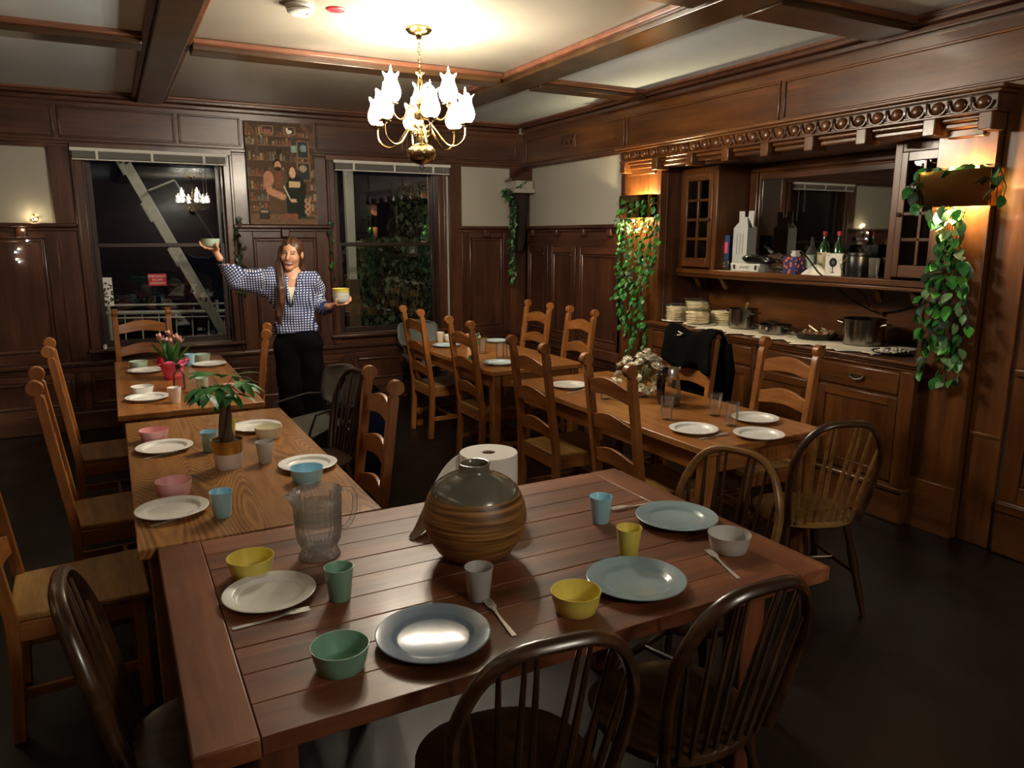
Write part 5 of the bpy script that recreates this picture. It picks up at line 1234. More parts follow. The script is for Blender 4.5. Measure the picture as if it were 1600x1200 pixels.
# ------------------------------------------------------------------ wall things
def painting():
    W, H, nx, ny = .625, .93, 100, 150
    u = (np.arange(nx + 1) / nx)[None, :]; v = (np.arange(ny + 1) / ny)[:, None]   # v = 0 bottom
    U = np.broadcast_to(u, (ny + 1, nx + 1)); V = np.broadcast_to(v, (ny + 1, nx + 1)); R = np.random.default_rng(4)
    img = np.zeros((ny + 1, nx + 1, 3)); img[:] = (.30, .22, .16)
    def put(mask, c): img[mask] = c
    def rect(a, b, c, d, col): put((U >= a) & (U <= b) & (V >= c) & (V <= d), col)
    def ell(cx, cy, rx, ry, col): put(((U - cx) / rx) ** 2 + ((V - cy) / ry) ** 2 < 1, col)
    def line(x0, y0, x1, y1, w, col):
        dx, dy = x1 - x0, y1 - y0; L2 = dx * dx + dy * dy; t = np.clip(((U - x0) * dx + (V - y0) * dy) / L2, 0, 1)
        put((U - x0 - t * dx) ** 2 + ((V - y0 - t * dy)) ** 2 < w * w, col)
    rect(0, 1, .66, 1, (.26, .20, .15)); rect(0, 1, 0, .1, (.42, .30, .22))
    pal = [(.50, .38, .24), (.40, .24, .16), (.22, .22, .18), (.55, .45, .32), (.33, .36, .30), (.46, .28, .18)]
    for sh in (.87, .78, .63, .48, .35, .24, .14):
        x = 0.0
        while x < 1:
            w = R.uniform(.02, .06); h = R.uniform(.03, .085); rect(x, x + w * .8, sh, sh + h, pal[R.integers(6)])
            if R.random() < .4: ell(x + w * .4, sh + h, w * .3, .012, pal[R.integers(6)])
            x += w
        rect(0, 1, sh - .008, sh, (.44, .32, .21))
    line(.0, .98, .14, .86, .03, (.36, .26, .18)); line(.14, .86, .16, .70, .022, (.34, .24, .17)); line(.84, .98, .98, .86, .025, (.36, .26, .18))
    for a, b, c, d in ((.24, .41, .885, .965), (.56, .73, .885, .965), (.74, .92, .66, .83), (.73, .93, .44, .62)):
        rect(a, b, c, d, (.50, .38, .26)); rect(a + .012, b - .012, c + .01, d - .01, (.25, .17, .14) if c > .8 else (.16, .20, .22))
    ell(.64, .915, .045, .018, (.85, .78, .68)); ell(.61, .935, .02, .014, (.85, .78, .68)); ell(.32, .915, .06, .018, (.55, .3, .24)); ell(.84, .76, .05, .035, (.45, .52, .52)); ell(.82, .56, .06, .035, (.62, .52, .42)); rect(.66, .73, .72, .78, (.45, .58, .52))
    ell(.47, .72, .05, .03, (.2, .16, .13))
    # man
    rect(.30, .56, .12, .40, (.33, .25, .17)); ell(.43, .42, .15, .15, (.34, .28, .19)); rect(.41, .49, .36, .54, (.46, .26, .18))
    ell(.30, .45, .075, .075, (.68, .45, .33)); line(.28, .42, .30, .35, .05, (.66, .43, .31)); line(.30, .33, .48, .28, .035, (.70, .47, .35)); ell(.50, .275, .045, .03, (.72, .5, .38))
    ell(.44, .595, .062, .05, (.18, .11, .08)); ell(.445, .58, .048, .045, (.74, .52, .40)); ell(.445, .55, .045, .022, (.2, .13, .09)); rect(.41, .435, .588, .592, (.15, .1, .08)); rect(.455, .48, .588, .592, (.15, .1, .08))
    # woman
    ell(.66, .51, .085, .085, (.33, .17, .10)); rect(.58, .74, .40, .50, (.33, .17, .10)); ell(.70, .36, .15, .13, (.12, .15, .13)); rect(.55, .83, .06, .34, (.11, .14, .12)); rect(.60, .76, .37, .43, (.78, .64, .45)); rect(.60, .74, .33, .37, (.13, .17, .14))
    ell(.655, .515, .046, .055, (.82, .63, .48)); rect(.625, .645, .522, .526, (.25, .14, .1)); rect(.665, .685, .522, .526, (.25, .14, .1)); rect(.642, .672, .487, .491, (.6, .25, .2)); ell(.66, .24, .06, .02, (.80, .6, .46)); line(.78, .36, .72, .25, .03, (.11, .14, .12))
    line(.52, .38, .60, .25, .008, (.75, .7, .6))
    rect(.14, .28, .05, .15, (.20, .17, .14)); rect(.16, .26, .12, .135, (.6, .5, .4)); rect(.52, .70, .055, .11, (.50, .28, .2)); rect(.72, .95, .03, .055, (.4, .3, .2)); rect(.75, .97, .055, .075, (.22, .2, .15))
    for k in range(40):
        t = k / 39; y = .1 + .16 * t; ell(.86 + .035 * math.sin(t * 9), y, .012, .006, (.72, .42, .34)); ell(.86 - .035 * math.sin(t * 9), y, .012, .006, (.65, .55, .42))
    g_ = img.mean(-1, keepdims=True); img = np.clip((g_ + (img - g_) * .75) * 1.3, 0, 1); img *= (.85 + .3 * R.random((ny + 1, nx + 1, 1)))
    t = thing('painting', 'unframed canvas painting of a couple in a cluttered workshop, between the windows', 'painting', (1.515, YB - .070, 1.812)); t.rotation_euler = (math.radians(-1.0), 0, math.radians(0))
    vs = [((i / nx - .5) * W, -.016, j / ny * H) for j in range(ny + 1) for i in range(nx + 1)]
    fs = [(j * (nx + 1) + i, j * (nx + 1) + i + 1, (j + 1) * (nx + 1) + i + 1, (j + 1) * (nx + 1) + i) for j in range(ny) for i in range(nx)]
    me = MB().add(vs, fs).mesh('print'); a = me.color_attributes.new('Col', 'FLOAT_COLOR', 'POINT')
    lin = np.where(img < .04, img / 12.92, ((img + .055) / 1.055) ** 2.4).clip(0, 1); a.data.foreach_set('color', np.concatenate([lin.reshape(-1, 3), np.ones((lin.shape[0] * lin.shape[1], 1))], 1).astype(np.float32).ravel())
    obj('print', me, 'print_ink', t); MB().box(-W / 2, W / 2, -.0155, .004, 0, H).build('canvas', 'cloth_white', t, bevel=.002)
vcol('print_ink', .85); painting()
sg = thing('escape_sign', 'small red sign reading EMERGENCY ESCAPE WINDOW on the left window', 'sign', (YW(246, 437, YB + .045).x, YB + .044, YW(246, 437, YB + .045).z))
MB().cbox((0, 0, 0), (.150, .002, .108)).build('panel', 'red_sign', sg)
for k, w in enumerate(('EMERGENCY', 'ESCAPE', 'WINDOW')): obj('lettering', text_mesh(w, .026), 'sign_white', sg, (0, -.0018, .030 - .031 * k), (PI / 2, 0, 0))
cdp = YW(164, 456, YB + .045); cp_ = thing('window_card', 'white card with a black tree drawing stuck low on the left window', 'card', (cdp.x, YB + .044, cdp.z))
MB().cbox((0, 0, 0), (.125, .002, .25)).build('card', 'paper_white', cp_)
random.seed(8); m = MB()
for k in range(60):
    x, z = random.uniform(-.058, .058), random.uniform(-.11, .08); m.cbox((x, -.0016, z), (.016, .0008, .012), Euler((0, random.random() * 3, 0)).to_matrix())
m.tube([(.01, -.0015, -.12), (.0, -.0015, 0), (.01, -.0015, .06)], .006, 5, flat=.1); m.build('drawing', 'black_plastic', cp_)
cp2 = thing('window_latch', 'small pale latch at the bottom corner of the left window sill', 'latch', (-.1, YB - .06, WZ0)); MB().cbox((0, 0, .02), (.03, .02, .04)).build('body', 'white_plastic', cp2, bevel=.005); MB().tube([(0, -.01, .03), (0, -.03, .045)], .005, 6).build('lever', 'white_plastic', cp2)
# fairy lights on the left ledge
fl = thing('wicker_ball_lamp', 'small glowing wicker ball lamp on the left ledge', 'lamp', (YW(53, 341, YB - .04).x, YB - .04, 1.81))
random.seed(9)
for k in range(9):
    ax = Euler((random.random() * 3, random.random() * 3, random.random() * 3)).to_matrix(); MB().tube([ax @ Vector((.033 * math.cos(a), .033 * math.sin(a), 0)) + Vector((0, 0, .034)) for a in [2 * PI * i / 18 for i in range(19)]], .0025, 5, cap=False).build('strand', 'brass_old', fl)
MB().ball((0, 0, .034), .016, 10, 6).build('bulb', 'fairy_light', fl)
l = bpy.data.lights.new('ball_light', 'POINT'); l.energy = .25; l.color = (1, .8, .45); l.shadow_soft_size = .02; lo = bpy.data.objects.new('ball_light', l); COL.objects.link(lo); lo.parent = fl; lo.location = (0, -.03, .05)
fs_ = thing('fairy_light_string', 'thin string of tiny lights hanging below the left ledge', 'string lights', (YW(36, 360, YB - .05).x, YB - .095, 1.80))
pts = [YW(px, py, YB - .05) for px, py in ((48, 347), (36, 359), (43, 376), (30, 389), (25, 394), (27, 405), (31, 409))]
o0 = Vector((YW(36, 360, YB - .05).x, YB - .05, 1.80)); MB().tube([p - o0 for p in pts], .0012, 4).build('wire', 'brass_old', fs_)
for k, p in enumerate(pts[1:]): MB().ball(p - o0, .007, 8, 5).build('bulb', ('fairy_light', 'fairy_cool')[k % 2], fs_)
# white corner bracket shelf
cbk = thing('corner_bracket', 'white plaster bracket shelf in the far right corner', 'shelf', (4.06, 7.38, 2.16))
MB().box(-.15, .1, -.16, .09, .0, .045).build('shelf', 'plaster', cbk, bevel=.006); MB().box(-.12, .09, -.13, .08, .045, .13).build('block', 'plaster', cbk, bevel=.004)
MB().prism([(-.15, .13), (.1, .13), (.1, .28)], -.14, .08, lambda u, v, w: (u, -w, v)).build('wedge', 'panel_x', cbk)
MB().lathe([(.03, -.62), (.06, -.5), (.085, -.2), (.09, 0)], 20).build('column', 'soil', cbk, smooth=True)

# ------------------------------------------------------------------ vines
vleaf = leaf_mesh(.048, .017, .3, 4, .25)
LEAF = {}
def leafm(mat):
    if mat not in LEAF:
        c = vleaf.copy(); c.materials.append(M[mat]); c.polygons.foreach_set('use_smooth', [True] * len(c.polygons)); LEAF[mat] = c
    return LEAF[mat]
def add_leaf(parent, p, face, sc, mats):
    o = bpy.data.objects.new('leaf', leafm(random.choice(mats))); COL.objects.link(o); o.parent = parent; o.location = p
    # leaf points down and outwards along 'face'
    a = random.uniform(-1.1, 1.1); d = Matrix.Rotation(a, 3, 'Z') @ Vector(face); ang = math.atan2(d.y, d.x)
    o.rotation_euler = (random.uniform(-.7, .7), random.uniform(.1, 1.35), ang); s = sc * random.uniform(.75, 1.2); o.scale = (s, s, s)
def vine(label, loc, strands, per, sc, mats, face=(-1, 0, 0), stem='leaf_dark', many=False, name='hanging_vine'):
    t = thing(name, label, 'vine', loc); cnt = 0; mass = MB(); bv = [Vector(v.co) for v in vleaf.vertices]; bf = [tuple(q.vertices) for q in vleaf.polygons]
    for st in strands:
        pts = [Vector(p) for p in st]
        MB().tube(pts, .0025, 5).build('stem', stem, t)
        L_ = [(b - a).length for a, b in zip(pts[:-1], pts[1:])]; tot = sum(L_); n = int(tot * per)
        for k in range(n):
            d = tot * (k + random.random()) / n; i = 0
            while i < len(L_) - 1 and d > L_[i]: d -= L_[i]; i += 1
            p = pts[i].lerp(pts[i + 1], min(1, d / L_[i])); cnt += 1
            if cnt % 3 == 0 and many:
                q = Matrix.Translation(p) @ Euler((random.uniform(-.7, .7), random.uniform(.1, 1.35), math.atan2(face[1], face[0]) + random.uniform(-1.1, 1.1))).to_matrix().to_4x4() @ Matrix.Scale(sc * random.uniform(.7, 1.1), 4); mass.add([q @ v for v in bv], bf); continue
            add_leaf(t, p + Vector((random.uniform(-.015, .0) , random.uniform(-.02, .02), random.uniform(-.01, .01))), face, sc, mats)
    if mass.v: o = mass.build('leaf_mass', 'leaf_green', t, smooth='all'); o['kind'] = 'stuff'
    print('LEAVES', cnt); return t
random.seed(21)
GL = ['leaf_green', 'leaf_bright', 'leaf_green', 'leaf_dark', 'leaf_pale']
# left pilaster: dense curtain from the sconce down to the sideboard
st = []
for k in range(13):
    y = -.27 + .54 * k / 12; L_ = random.uniform(.95, 1.22) if -.16 < y < .2 else random.uniform(.5, .95)
    z0_ = .03; pts = [(-.05, y * .9, z0_), (-.135, y, -.0)] if k % 2 else [(-.12, y, -.12)]
    zc = pts[-1][2]
    while zc > -L_:
        zc -= .12; pts.append((-.07 - .05 * random.random(), y + random.uniform(-.03, .03), zc))
    st.append(pts)
vine('long leafy vine covering the left pilaster below its sconce', (4.10, 5.20, 1.99), st, 32, 1.1, GL, many=True)
# right pilaster vine
st = []
for k in range(4):
    st.append([(-.06, .2 - .4 * t, .105 + .012 * math.sin(9 * t + k)) for t in [i / 6 for i in range(7)]])
st.append([(-.12, .19, .09), (-.14, .2, .0), (-.14, .17, -.1)]); st.append([(-.12, .13, -.08), (-.13, .08, -.12), (-.13, .0, -.09), (-.13, -.1, -.13)])
st.append([(-.08, -.2, .1), (-.1, -.23, .02), (-.08, -.22, -.06)]); st.append([(-.05, -.21, .08), (-.04, -.24, 0), (-.04, -.23, -.08)])
for k in range(9):
    y = .16 - .06 * k * .6; pts = [(-.06, .1 - .02 * k, -.10), (-.05, .06 - .01 * k, -.25)]
    zc = -.25; ye = .12 - .03 * k; L_ = random.uniform(.7, 1.02)
    while zc > -L_: zc -= .1; pts.append((-.04 - .04 * random.random(), ye * min(1, -zc / .5) + random.uniform(-.035, .035), zc))
    st.append(pts)
vine('vine draped over the right sconce and hanging down its pilaster', (4.10, 2.49, 1.95), st, 21, 1.4, GL)
# corner vine
st = []
for k in range(6):
    pts = [(-.1, -.1 + .04 * k, .06), (-.16, -.1 + .035 * k, .02)]; zc = 0
    while zc > -random.uniform(.75, .95): zc -= .12; pts.append((-.14 + random.uniform(-.02, .02) + .01 * k, -.13 + .03 * k + random.uniform(-.03, .03), zc))
    st.append(pts)
st.append([(-.1, -.15, .06), (-.05, -.16, .11), (.02, -.16, .13)])
vine('dark vine hanging from the white corner bracket', (4.06, 7.38, 2.16), st, 30, 1.0, ['leaf_dark', 'leaf_green', 'leaf_dark', 'leaf_pale'])
# window trim vines
vine('dusty vine on the trim between the left window and the painting', (1.10, YB - .06, 1.80), [[(random.uniform(-.05, .05), -.01, -.09 * i + (.08 if i == 0 else 0)) for i in range(8)] for k in range(3)], 22, 1.0, ['leaf_dark', 'brass_old', 'trunk'], (0, -1, 0))
vine('small dark vine beside the right window below the painting', (1.965, YB - .06, 1.80), [[(random.uniform(-.03, .03), -.01, -.1 * i + .06) for i in range(7)] for k in range(2)], 14, .85, ['leaf_dark', 'leaf_dark', 'leaf_green'], (0, -1, 0))
p = Vector((2.33, 4.87, .86)); vine('sprig of ivy caught on a chair back at the corner table', tuple(p), [[(0, .05, .14), (-.03, .02, .06), (-.03, 0, 0), (-.04, .03, -.06)], [(0, -.02, .16), (-.03, -.01, .05), (-.035, .04, -.03), (-.03, .08, -.05)]], 55, .8, ['leaf_dark', 'leaf_green', 'leaf_pale'], (-1, -.5, 0))
# shrubs outside the right window
def shrub(label, x, y, w, h, n, seed):
    R = random.Random(seed); t = thing('garden_shrub', label, 'shrub', (x, y, -.3), 0, 'dark shrubs outside'); m = MB(); base = leaf_mesh(.09, .03, .3, 2, .2); bv = [Vector(v.co) for v in base.vertices]; bf = [tuple(p.vertices) for p in base.polygons]
    for k in range(n):
        z = h * R.random() ** .8; a = R.uniform(0, 6.28); r = w * math.sqrt(R.random()) * (1 - .5 * z / h); q = Matrix.Translation((r * math.cos(a), r * math.sin(a) * .6, z)) @ Euler((R.uniform(-1, 1), R.uniform(0, 1.4), R.uniform(0, 6.28))).to_matrix().to_4x4() @ Matrix.Scale(R.uniform(.6, 1.3), 4)
        m.add([q @ v for v in bv], bf)
    o = m.build('foliage', 'shrub', t, smooth='all'); o['kind'] = 'stuff'; MB().tube([(0, 0, 0), (.03, 0, h * .4), (0, .02, h * .8)], [.03, .02, .008], 6).build('stem', 'trunk', t)
shrub('broad dark shrub behind the lower half of the right window', 3.2, 9.3, .75, 2.0, 1400, 1); shrub('taller dark shrub behind the right side of the right window', 3.7, 9.6, .7, 2.7, 1300, 2); shrub('thin shrub next to the outdoor post', 2.75, 9.5, .5, 1.9, 700, 3)

# ------------------------------------------------------------------ jacket and tote
jk = thing('jacket', 'black jacket with small white logo draped over a chair back', 'jacket', (3.39, 3.76, .0))
nu, nv = 30, 22; vs = []
for i in range(nu):
    u = i / (nu - 1); y = -.25 + .5 * u
    for j in range(nv):
        v = j / (nv - 1)
        # from the front hem (room side, -x) over the back rail to the rear
        s = (v - .5) * 2; top = 1.10 - .03 * math.cos(3 * y / .25) + .02 * abs(y) / .25
        fl_ = .25 + .04 * math.sin(9 * u + 1); rl = .50
        z = top - (abs(s) ** 1.25) * (fl_ if s < 0 else rl) - .05 * (abs(y) / .25) ** 4
        x = (-.055 if s < 0 else .055) * min(1, abs(s) * 4) + .018 * math.sin(14 * u + 3 * s) * abs(s)
        vs.append((x, y * (1 - .12 * abs(s) + .05 * math.sin(5 * s)), z))
fs = [(i * nv + j, (i + 1) * nv + j, (i + 1) * nv + j + 1, i * nv + j + 1) for i in range(nu - 1) for j in range(nv - 1)]
o = MB().add(vs, fs).build('shell', 'black_cloth', jk, smooth='all'); s = o.modifiers.new('s', 'SOLIDIFY'); s.thickness = .008
MB().tube([(-.066, .08, 1.075), (-.070, .05, 1.068), (-.070, .03, 1.071), (-.070, .05, 1.055), (-.07, .085, 1.05)], .004, 5).build('logo', 'sign_white', jk)
MB().tube([(.05, -.24, 1.02), (.07, -.27, .85), (.075, -.25, .62)], [.05, .045, .035], 10, flat=.6).build('sleeve', 'black_cloth', jk, smooth='all'); MB().tube([(.05, .24, 1.0), (.07, .27, .8), (.075, .25, .6)], [.05, .045, .035], 10, flat=.6).build('sleeve', 'black_cloth', jk, smooth='all')
tg = T(535, 640, .3); tt = thing('tote_bag', 'navy tote bag with white lettering on the floor behind the grey shell chair', 'bag', (1.52, 5.15, 0), math.radians(-22))
n = 30; rows = [(0, 1), (.15, 1.04), (.35, 1.02), (.5, .98), (.58, .9)]; vs = []
for i, (z, f) in enumerate(rows):
    for k in range(n):
        a = 2 * PI * k / n; c, s_ = math.cos(a), math.sin(a); vs.append((.19 * f * math.copysign(abs(c) ** .6, c), .09 * f * math.copysign(abs(s_) ** .6, s_) * (1 + .1 * math.sin(6 * a + i)), z))
fs = [(i * n + k, i * n + (k + 1) % n, (i + 1) * n + (k + 1) % n, (i + 1) * n + k) for i in range(4) for k in range(n)] + [tuple(range(n))[::-1]]
MB().add(vs, fs).build('bag_body', 'navy_cloth', tt, smooth='all')
obj('lettering', text_mesh('uac', .13), 'sign_white', tt, (-.03, -.103, .40), (PI / 2, -.35, 0))
m = MB()
for k in range(7): m.ball((random.uniform(-.1, .1), random.uniform(-.03, .03), .58 + random.uniform(-.02, .04)), .07, 10, 6, (1.1, .8, .6))
m.build('stuffed_coat', 'black_cloth', tt, smooth='all')
for s_ in (-1, 1): MB().tube([(-.08, s_ * .08, .55), (-.06, s_ * .09, .68), (.06, s_ * .09, .68), (.08, s_ * .08, .55)], .01, 6).build('handle', 'black_cloth', tt, smooth=True)
# ------------------------------------------------------------------ the standing person (surfaces grown from distance fields)
def surf(fn, lo, hi, h):
    lo = np.array(lo, float); n = np.ceil((np.array(hi) - lo) / h).astype(int) + 1
    ax = [lo[i] + h * np.arange(n[i]) for i in range(3)]
    X, Y, Z = np.meshgrid(*ax, indexing='ij'); F = fn(X, Y, Z)
    c = F[:-1, :-1, :-1]; s = np.zeros(c.shape + (3,)); cnt = np.zeros(c.shape)
    off = [(i, j, k) for i in (0, 1) for j in (0, 1) for k in (0, 1)]
    sl = lambda o: F[o[0]:F.shape[0] - 1 + o[0], o[1]:F.shape[1] - 1 + o[1], o[2]:F.shape[2] - 1 + o[2]]
    for a in off:
        for d in range(3):
            if a[d]: continue
            b = list(a); b[d] = 1; fa, fb = sl(a), sl(tuple(b)); m = (fa < 0) != (fb < 0)
            t = np.where(m, fa / np.where(np.abs(fa - fb) < 1e-12, 1, fa - fb), 0)
            for q in range(3): s[..., q] += np.where(m, a[q] + (t if q == d else 0), 0)
            cnt += m
    act = cnt > 0; idx = -np.ones(c.shape, int); idx[act] = np.arange(act.sum())
    ijk = np.argwhere(act); P = lo + h * (ijk + s[act] / cnt[act][:, None])
    fs = []
    ins = F < 0
    for d in range(3):
        e1, e2 = [q for q in range(3) if q != d]
        a = [slice(None)] * 3; b = [slice(None)] * 3; a[d] = slice(0, -1); b[d] = slice(1, None)
        A, Bv = ins[tuple(a)], ins[tuple(b)]; ed = np.argwhere(A != Bv)
        for (p) in ed:
            if p[e1] < 1 or p[e2] < 1 or p[e1] >= c.shape[e1] or p[e2] >= c.shape[e2]: continue
            q = []
            for o1, o2 in ((-1, -1), (0, -1), (0, 0), (-1, 0)):
                r = p.copy(); r[e1] += o1; r[e2] += o2; q.append(idx[tuple(r)])
            flip = A[tuple(p)] ^ (d == 1)
            if min(q) >= 0: fs.append(q if flip else q[::-1])
    return P, fs
def cone(X, Y, Z, a, b, r1, r2, sy=1.0):
    a = np.array(a, float); b = np.array(b, float); d = b - a; L2 = (d * d).sum()
    t = np.clip(((X - a[0]) * d[0] + (Y - a[1]) * d[1] + (Z - a[2]) * d[2]) / L2, 0, 1)
    return np.sqrt((X - a[0] - t * d[0]) ** 2 + ((Y - a[1] - t * d[1]) * sy) ** 2 + (Z - a[2] - t * d[2]) ** 2) - (r1 + (r2 - r1) * t)
def ellip(X, Y, Z, c, r):
    q = np.sqrt(((X - c[0]) / r[0]) ** 2 + ((Y - c[1]) / r[1]) ** 2 + ((Z - c[2]) / r[2]) ** 2)
    return (q - 1) * min(r)
def smin(a, b, k): h = np.clip(.5 + .5 * (b - a) / k, 0, 1); return b + (a - b) * h - k * h * (1 - h)
def smax(a, b, k): return -smin(-a, -b, k)
HC = np.array((.0, -.005, 1.572)); HR = Euler((math.radians(4), math.radians(6), math.radians(-16))).to_matrix(); HRn = np.array(HR)
def headf(X, Y, Z):  # to head frame
    q = np.stack([X - HC[0], Y - HC[1], Z - HC[2]], -1) @ HRn
    return q[..., 0], q[..., 1], q[..., 2]
def head_sdf(X, Y, Z):
    x, y, z = headf(X, Y, Z); ax = np.abs(x)
    d = ellip(x, y, z, (0, .012, .032), (.073, .092, .082)); d = smin(d, ellip(x, y, z, (0, -.022, -.035), (.057, .066, .085)), .03)
    d = smin(d, ellip(x, y, z, (0, -.066, -.098), (.026, .022, .02)), .025); d = smin(d, ellip(ax, y, z, (.036, -.06, -.028), (.022, .02, .02)), .02)
    d = smin(d, cone(x, y, z, (0, -.088, .012), (0, -.106, -.027), .006, .011), .012)
    d = smax(d, -ellip(ax, y, z, (.030, -.102, .008), (.018, .016, .010)), .012)
    d = smax(d, -ellip(x, y, z - 5 * x * x, (0, -.094, -.066), (.034, .014, .016)), .004)
    d = smin(d, ellip(ax, y, z, (.076, .012, -.004), (.010, .018, .029)), .008)
    return d
SHR, SHL = (-.175, .01, 1.395), (.135, .01, 1.375)
ELR, WRR = (-.39, -.01, 1.385), (-.50, -.03, 1.545)
ELL, WRL = (.195, .06, 1.165), (.255, -.12, 1.185)
def torso(X, Y, Z, g=0.):
    zz = [.90, .985, 1.08, 1.16, 1.28, 1.36, 1.42, 1.47]; aa = [.155, .15, .135, .132, .15, .155, .11, .05]; bb = [.115, .105, .09, .092, .108, .095, .07, .05]; cc = [.01, .005, .0, -.005, -.015, -.018, -.012, -.005]
    a = np.interp(Z, zz, aa) + g; b = np.interp(Z, zz, bb) + g; cx = np.interp(Z, zz, cc)
    d = (np.sqrt(((X - cx) / a) ** 2 + (Y / b) ** 2) - 1) * np.minimum(a, b) * .9
    return np.maximum(d, np.maximum(Z - 1.47 - g, .9 - Z))
def body_sdf(X, Y, Z):
    d = torso(X, Y, Z, -.012); d = smin(d, cone(X, Y, Z, (-.008, .015, 1.40), (-.003, .008, 1.52), .052, .046), .03)
    for s, e, w in ((SHR, ELR, WRR), (SHL, ELL, WRL)): d = smin(d, np.minimum(cone(X, Y, Z, s, e, .045, .036), cone(X, Y, Z, e, w, .036, .026)), .02)
    for x0, x1 in ((-.07, -.05), (.10, .12)): d = smin(d, cone(X, Y, Z, (x0, 0, .9), (x1, 0, .06), .08, .045), .03)
    d = smin(d, np.minimum(cone(X, Y, Z, (-.05, .02, .05), (-.06, -.13, .035), .04, .03), cone(X, Y, Z, (.12, .02, .05), (.14, -.13, .035), .04, .03)), .02)
    return d
def hand_sdf(X, Y, Z, wr, palm, pr, fingers, thumb):
    d = smin(cone(X, Y, Z, wr, palm, .025, .020), ellip(X, Y, Z, palm, pr), .02)
    for f in fingers + [thumb]:
        for (a, ra), (b, rb) in zip(f[:-1], f[1:]): d = smin(d, cone(X, Y, Z, a, b, ra, rb), .004)
    return d
PR, PL = (-.535, -.035, 1.614), (.318, -.165, 1.205)
FR_ = [[((-.552, -.035 + dy, 1.614), .0095), ((-.592, -.037 + dy * 1.15, 1.618 + .004), .0085), ((-.6165, -.037 + dy * 1.2, 1.642), .0075), ((-.622, -.036 + dy * 1.15, 1.642 + ln), .0065)] for dy, ln in ((-.033, .018), (-.011, .026), (.011, .022), (.031, .012))]
TR_ = [((-.52, -.062, 1.608), .011), ((-.506, -.088, 1.625), .010), ((-.512, -.1, 1.652), .008)]
FL_ = [[((.335, -.165 + dy, 1.205), .0095), ((.375, -.168 + dy * 1.15, 1.211), .0085), ((.398, -.168 + dy * 1.2, 1.232), .0075), ((.403, -.168 + dy * 1.1, 1.232 + ln), .0065)] for dy, ln in ((-.033, .014), (-.011, .024), (.011, .022), (.031, .012))]
TL_ = [((.30, -.192, 1.2), .011), ((.288, -.218, 1.215), .010), ((.296, -.23, 1.243), .008)]
pw_ = YW(458, 440, 5.72)
PS = thing('person', 'laughing person in a blue checked shirt and black trousers holding up bowls', 'person', (pw_.x, 5.72, 0), math.radians(-11.5))
parts = []
def skin_body():
    V = []; Fc = []; C = []
    base = np.array(srgb('#d8a283')[:3])
    def addm(P, fs, col):
        n = sum(len(v) for v in V); V.append(P); Fc.extend([[i + n for i in q] for q in fs]); C.append(col)
    P, fs = surf(body_sdf, (-.56, -.2, -.01), (.32, .16, 1.50), .011); addm(P, fs, np.tile(base, (len(P), 1)))
    def hd(X, Y, Z): return smin(head_sdf(X, Y, Z), cone(X, Y, Z, (-.006, .012, 1.42), (-.003, .012, 1.53), .049, .047), .02)
    P, fs = surf(hd, (-.11, -.14, 1.40), (.11, .13, 1.71), .0042)
    x, y, z = headf(P[:, 0], P[:, 1], P[:, 2]); ax = np.abs(x); col = np.tile(base, (len(P), 1)); fr_ = y < -.03
    def paint(m, c): col[m] = np.array(srgb(c)[:3])
    ck = np.exp(-(((ax - .036) / .018) ** 2 + ((z + .025) / .016) ** 2))[:, None] * fr_[:, None]; col = col * (1 - .4 * ck) + np.array(srgb('#d98a72')[:3]) * .4 * ck
    paint(fr_ & (ax > .014) & (ax < .047) & (np.abs(z - .027 + 6 * (ax - .03) ** 2) < .0035), '#6b4030')
    paint(fr_ & (ax > .015) & (ax < .045) & (np.abs(z - .009 + 9 * (ax - .03) ** 2) < .0032), '#3a221a')
    zm = z - 5 * x * x; paint(fr_ & (((x / .038) ** 2 + ((zm + .066) / .0205) ** 2) < 1), '#c4736a')
    ins = fr_ & (((x / .032) ** 2 + ((zm + .066) / .0155) ** 2) < 1); paint(ins, '#5a2420'); paint(ins & (zm > -.0645), '#fbf6ee')
    paint(fr_ & (ax < .009) & (np.abs(z + .036) < .003) & (ax > .003), '#8a5a48'); addm(P, fs, col)
    for f in ((WRR, PR, (.04, .042, .014), FR_, TR_), (WRL, PL, (.042, .04, .014), FL_, TL_)):
        pts = np.array([f[0], f[1]] + [a for ff in f[3] + [f[4]] for a, r in ff]); P, fs = surf(lambda X, Y, Z: hand_sdf(X, Y, Z, *f), pts.min(0) - .045, pts.max(0) + .045, .0042); addm(P, fs, np.tile(base, (len(P), 1)))
    P = np.concatenate(V); col = np.concatenate(C); me = bpy.data.meshes.new('body'); me.from_pydata(P.tolist(), [], Fc); me.update()
    a = me.color_attributes.new('Col', 'FLOAT_COLOR', 'POINT'); a.data.foreach_set('color', np.concatenate([col, np.ones((len(col), 1))], 1).astype(np.float32).ravel())
    obj('body', me, 'skin', PS, smooth='all')
m_ = vcol('skin', .5); m_.node_tree.nodes['Principled BSDF'].inputs['Subsurface Weight'].default_value = .08
skin_body()
def vface(P, inset=0.):  # inside the open V of the shirt
    x, y, z = P; w = (z - 1.19) / .24 * .062 - inset; return (y < -.0) & (z > 1.19) & (abs(x - (-.022 + .018 * (z - 1.19) / .24)) < w)
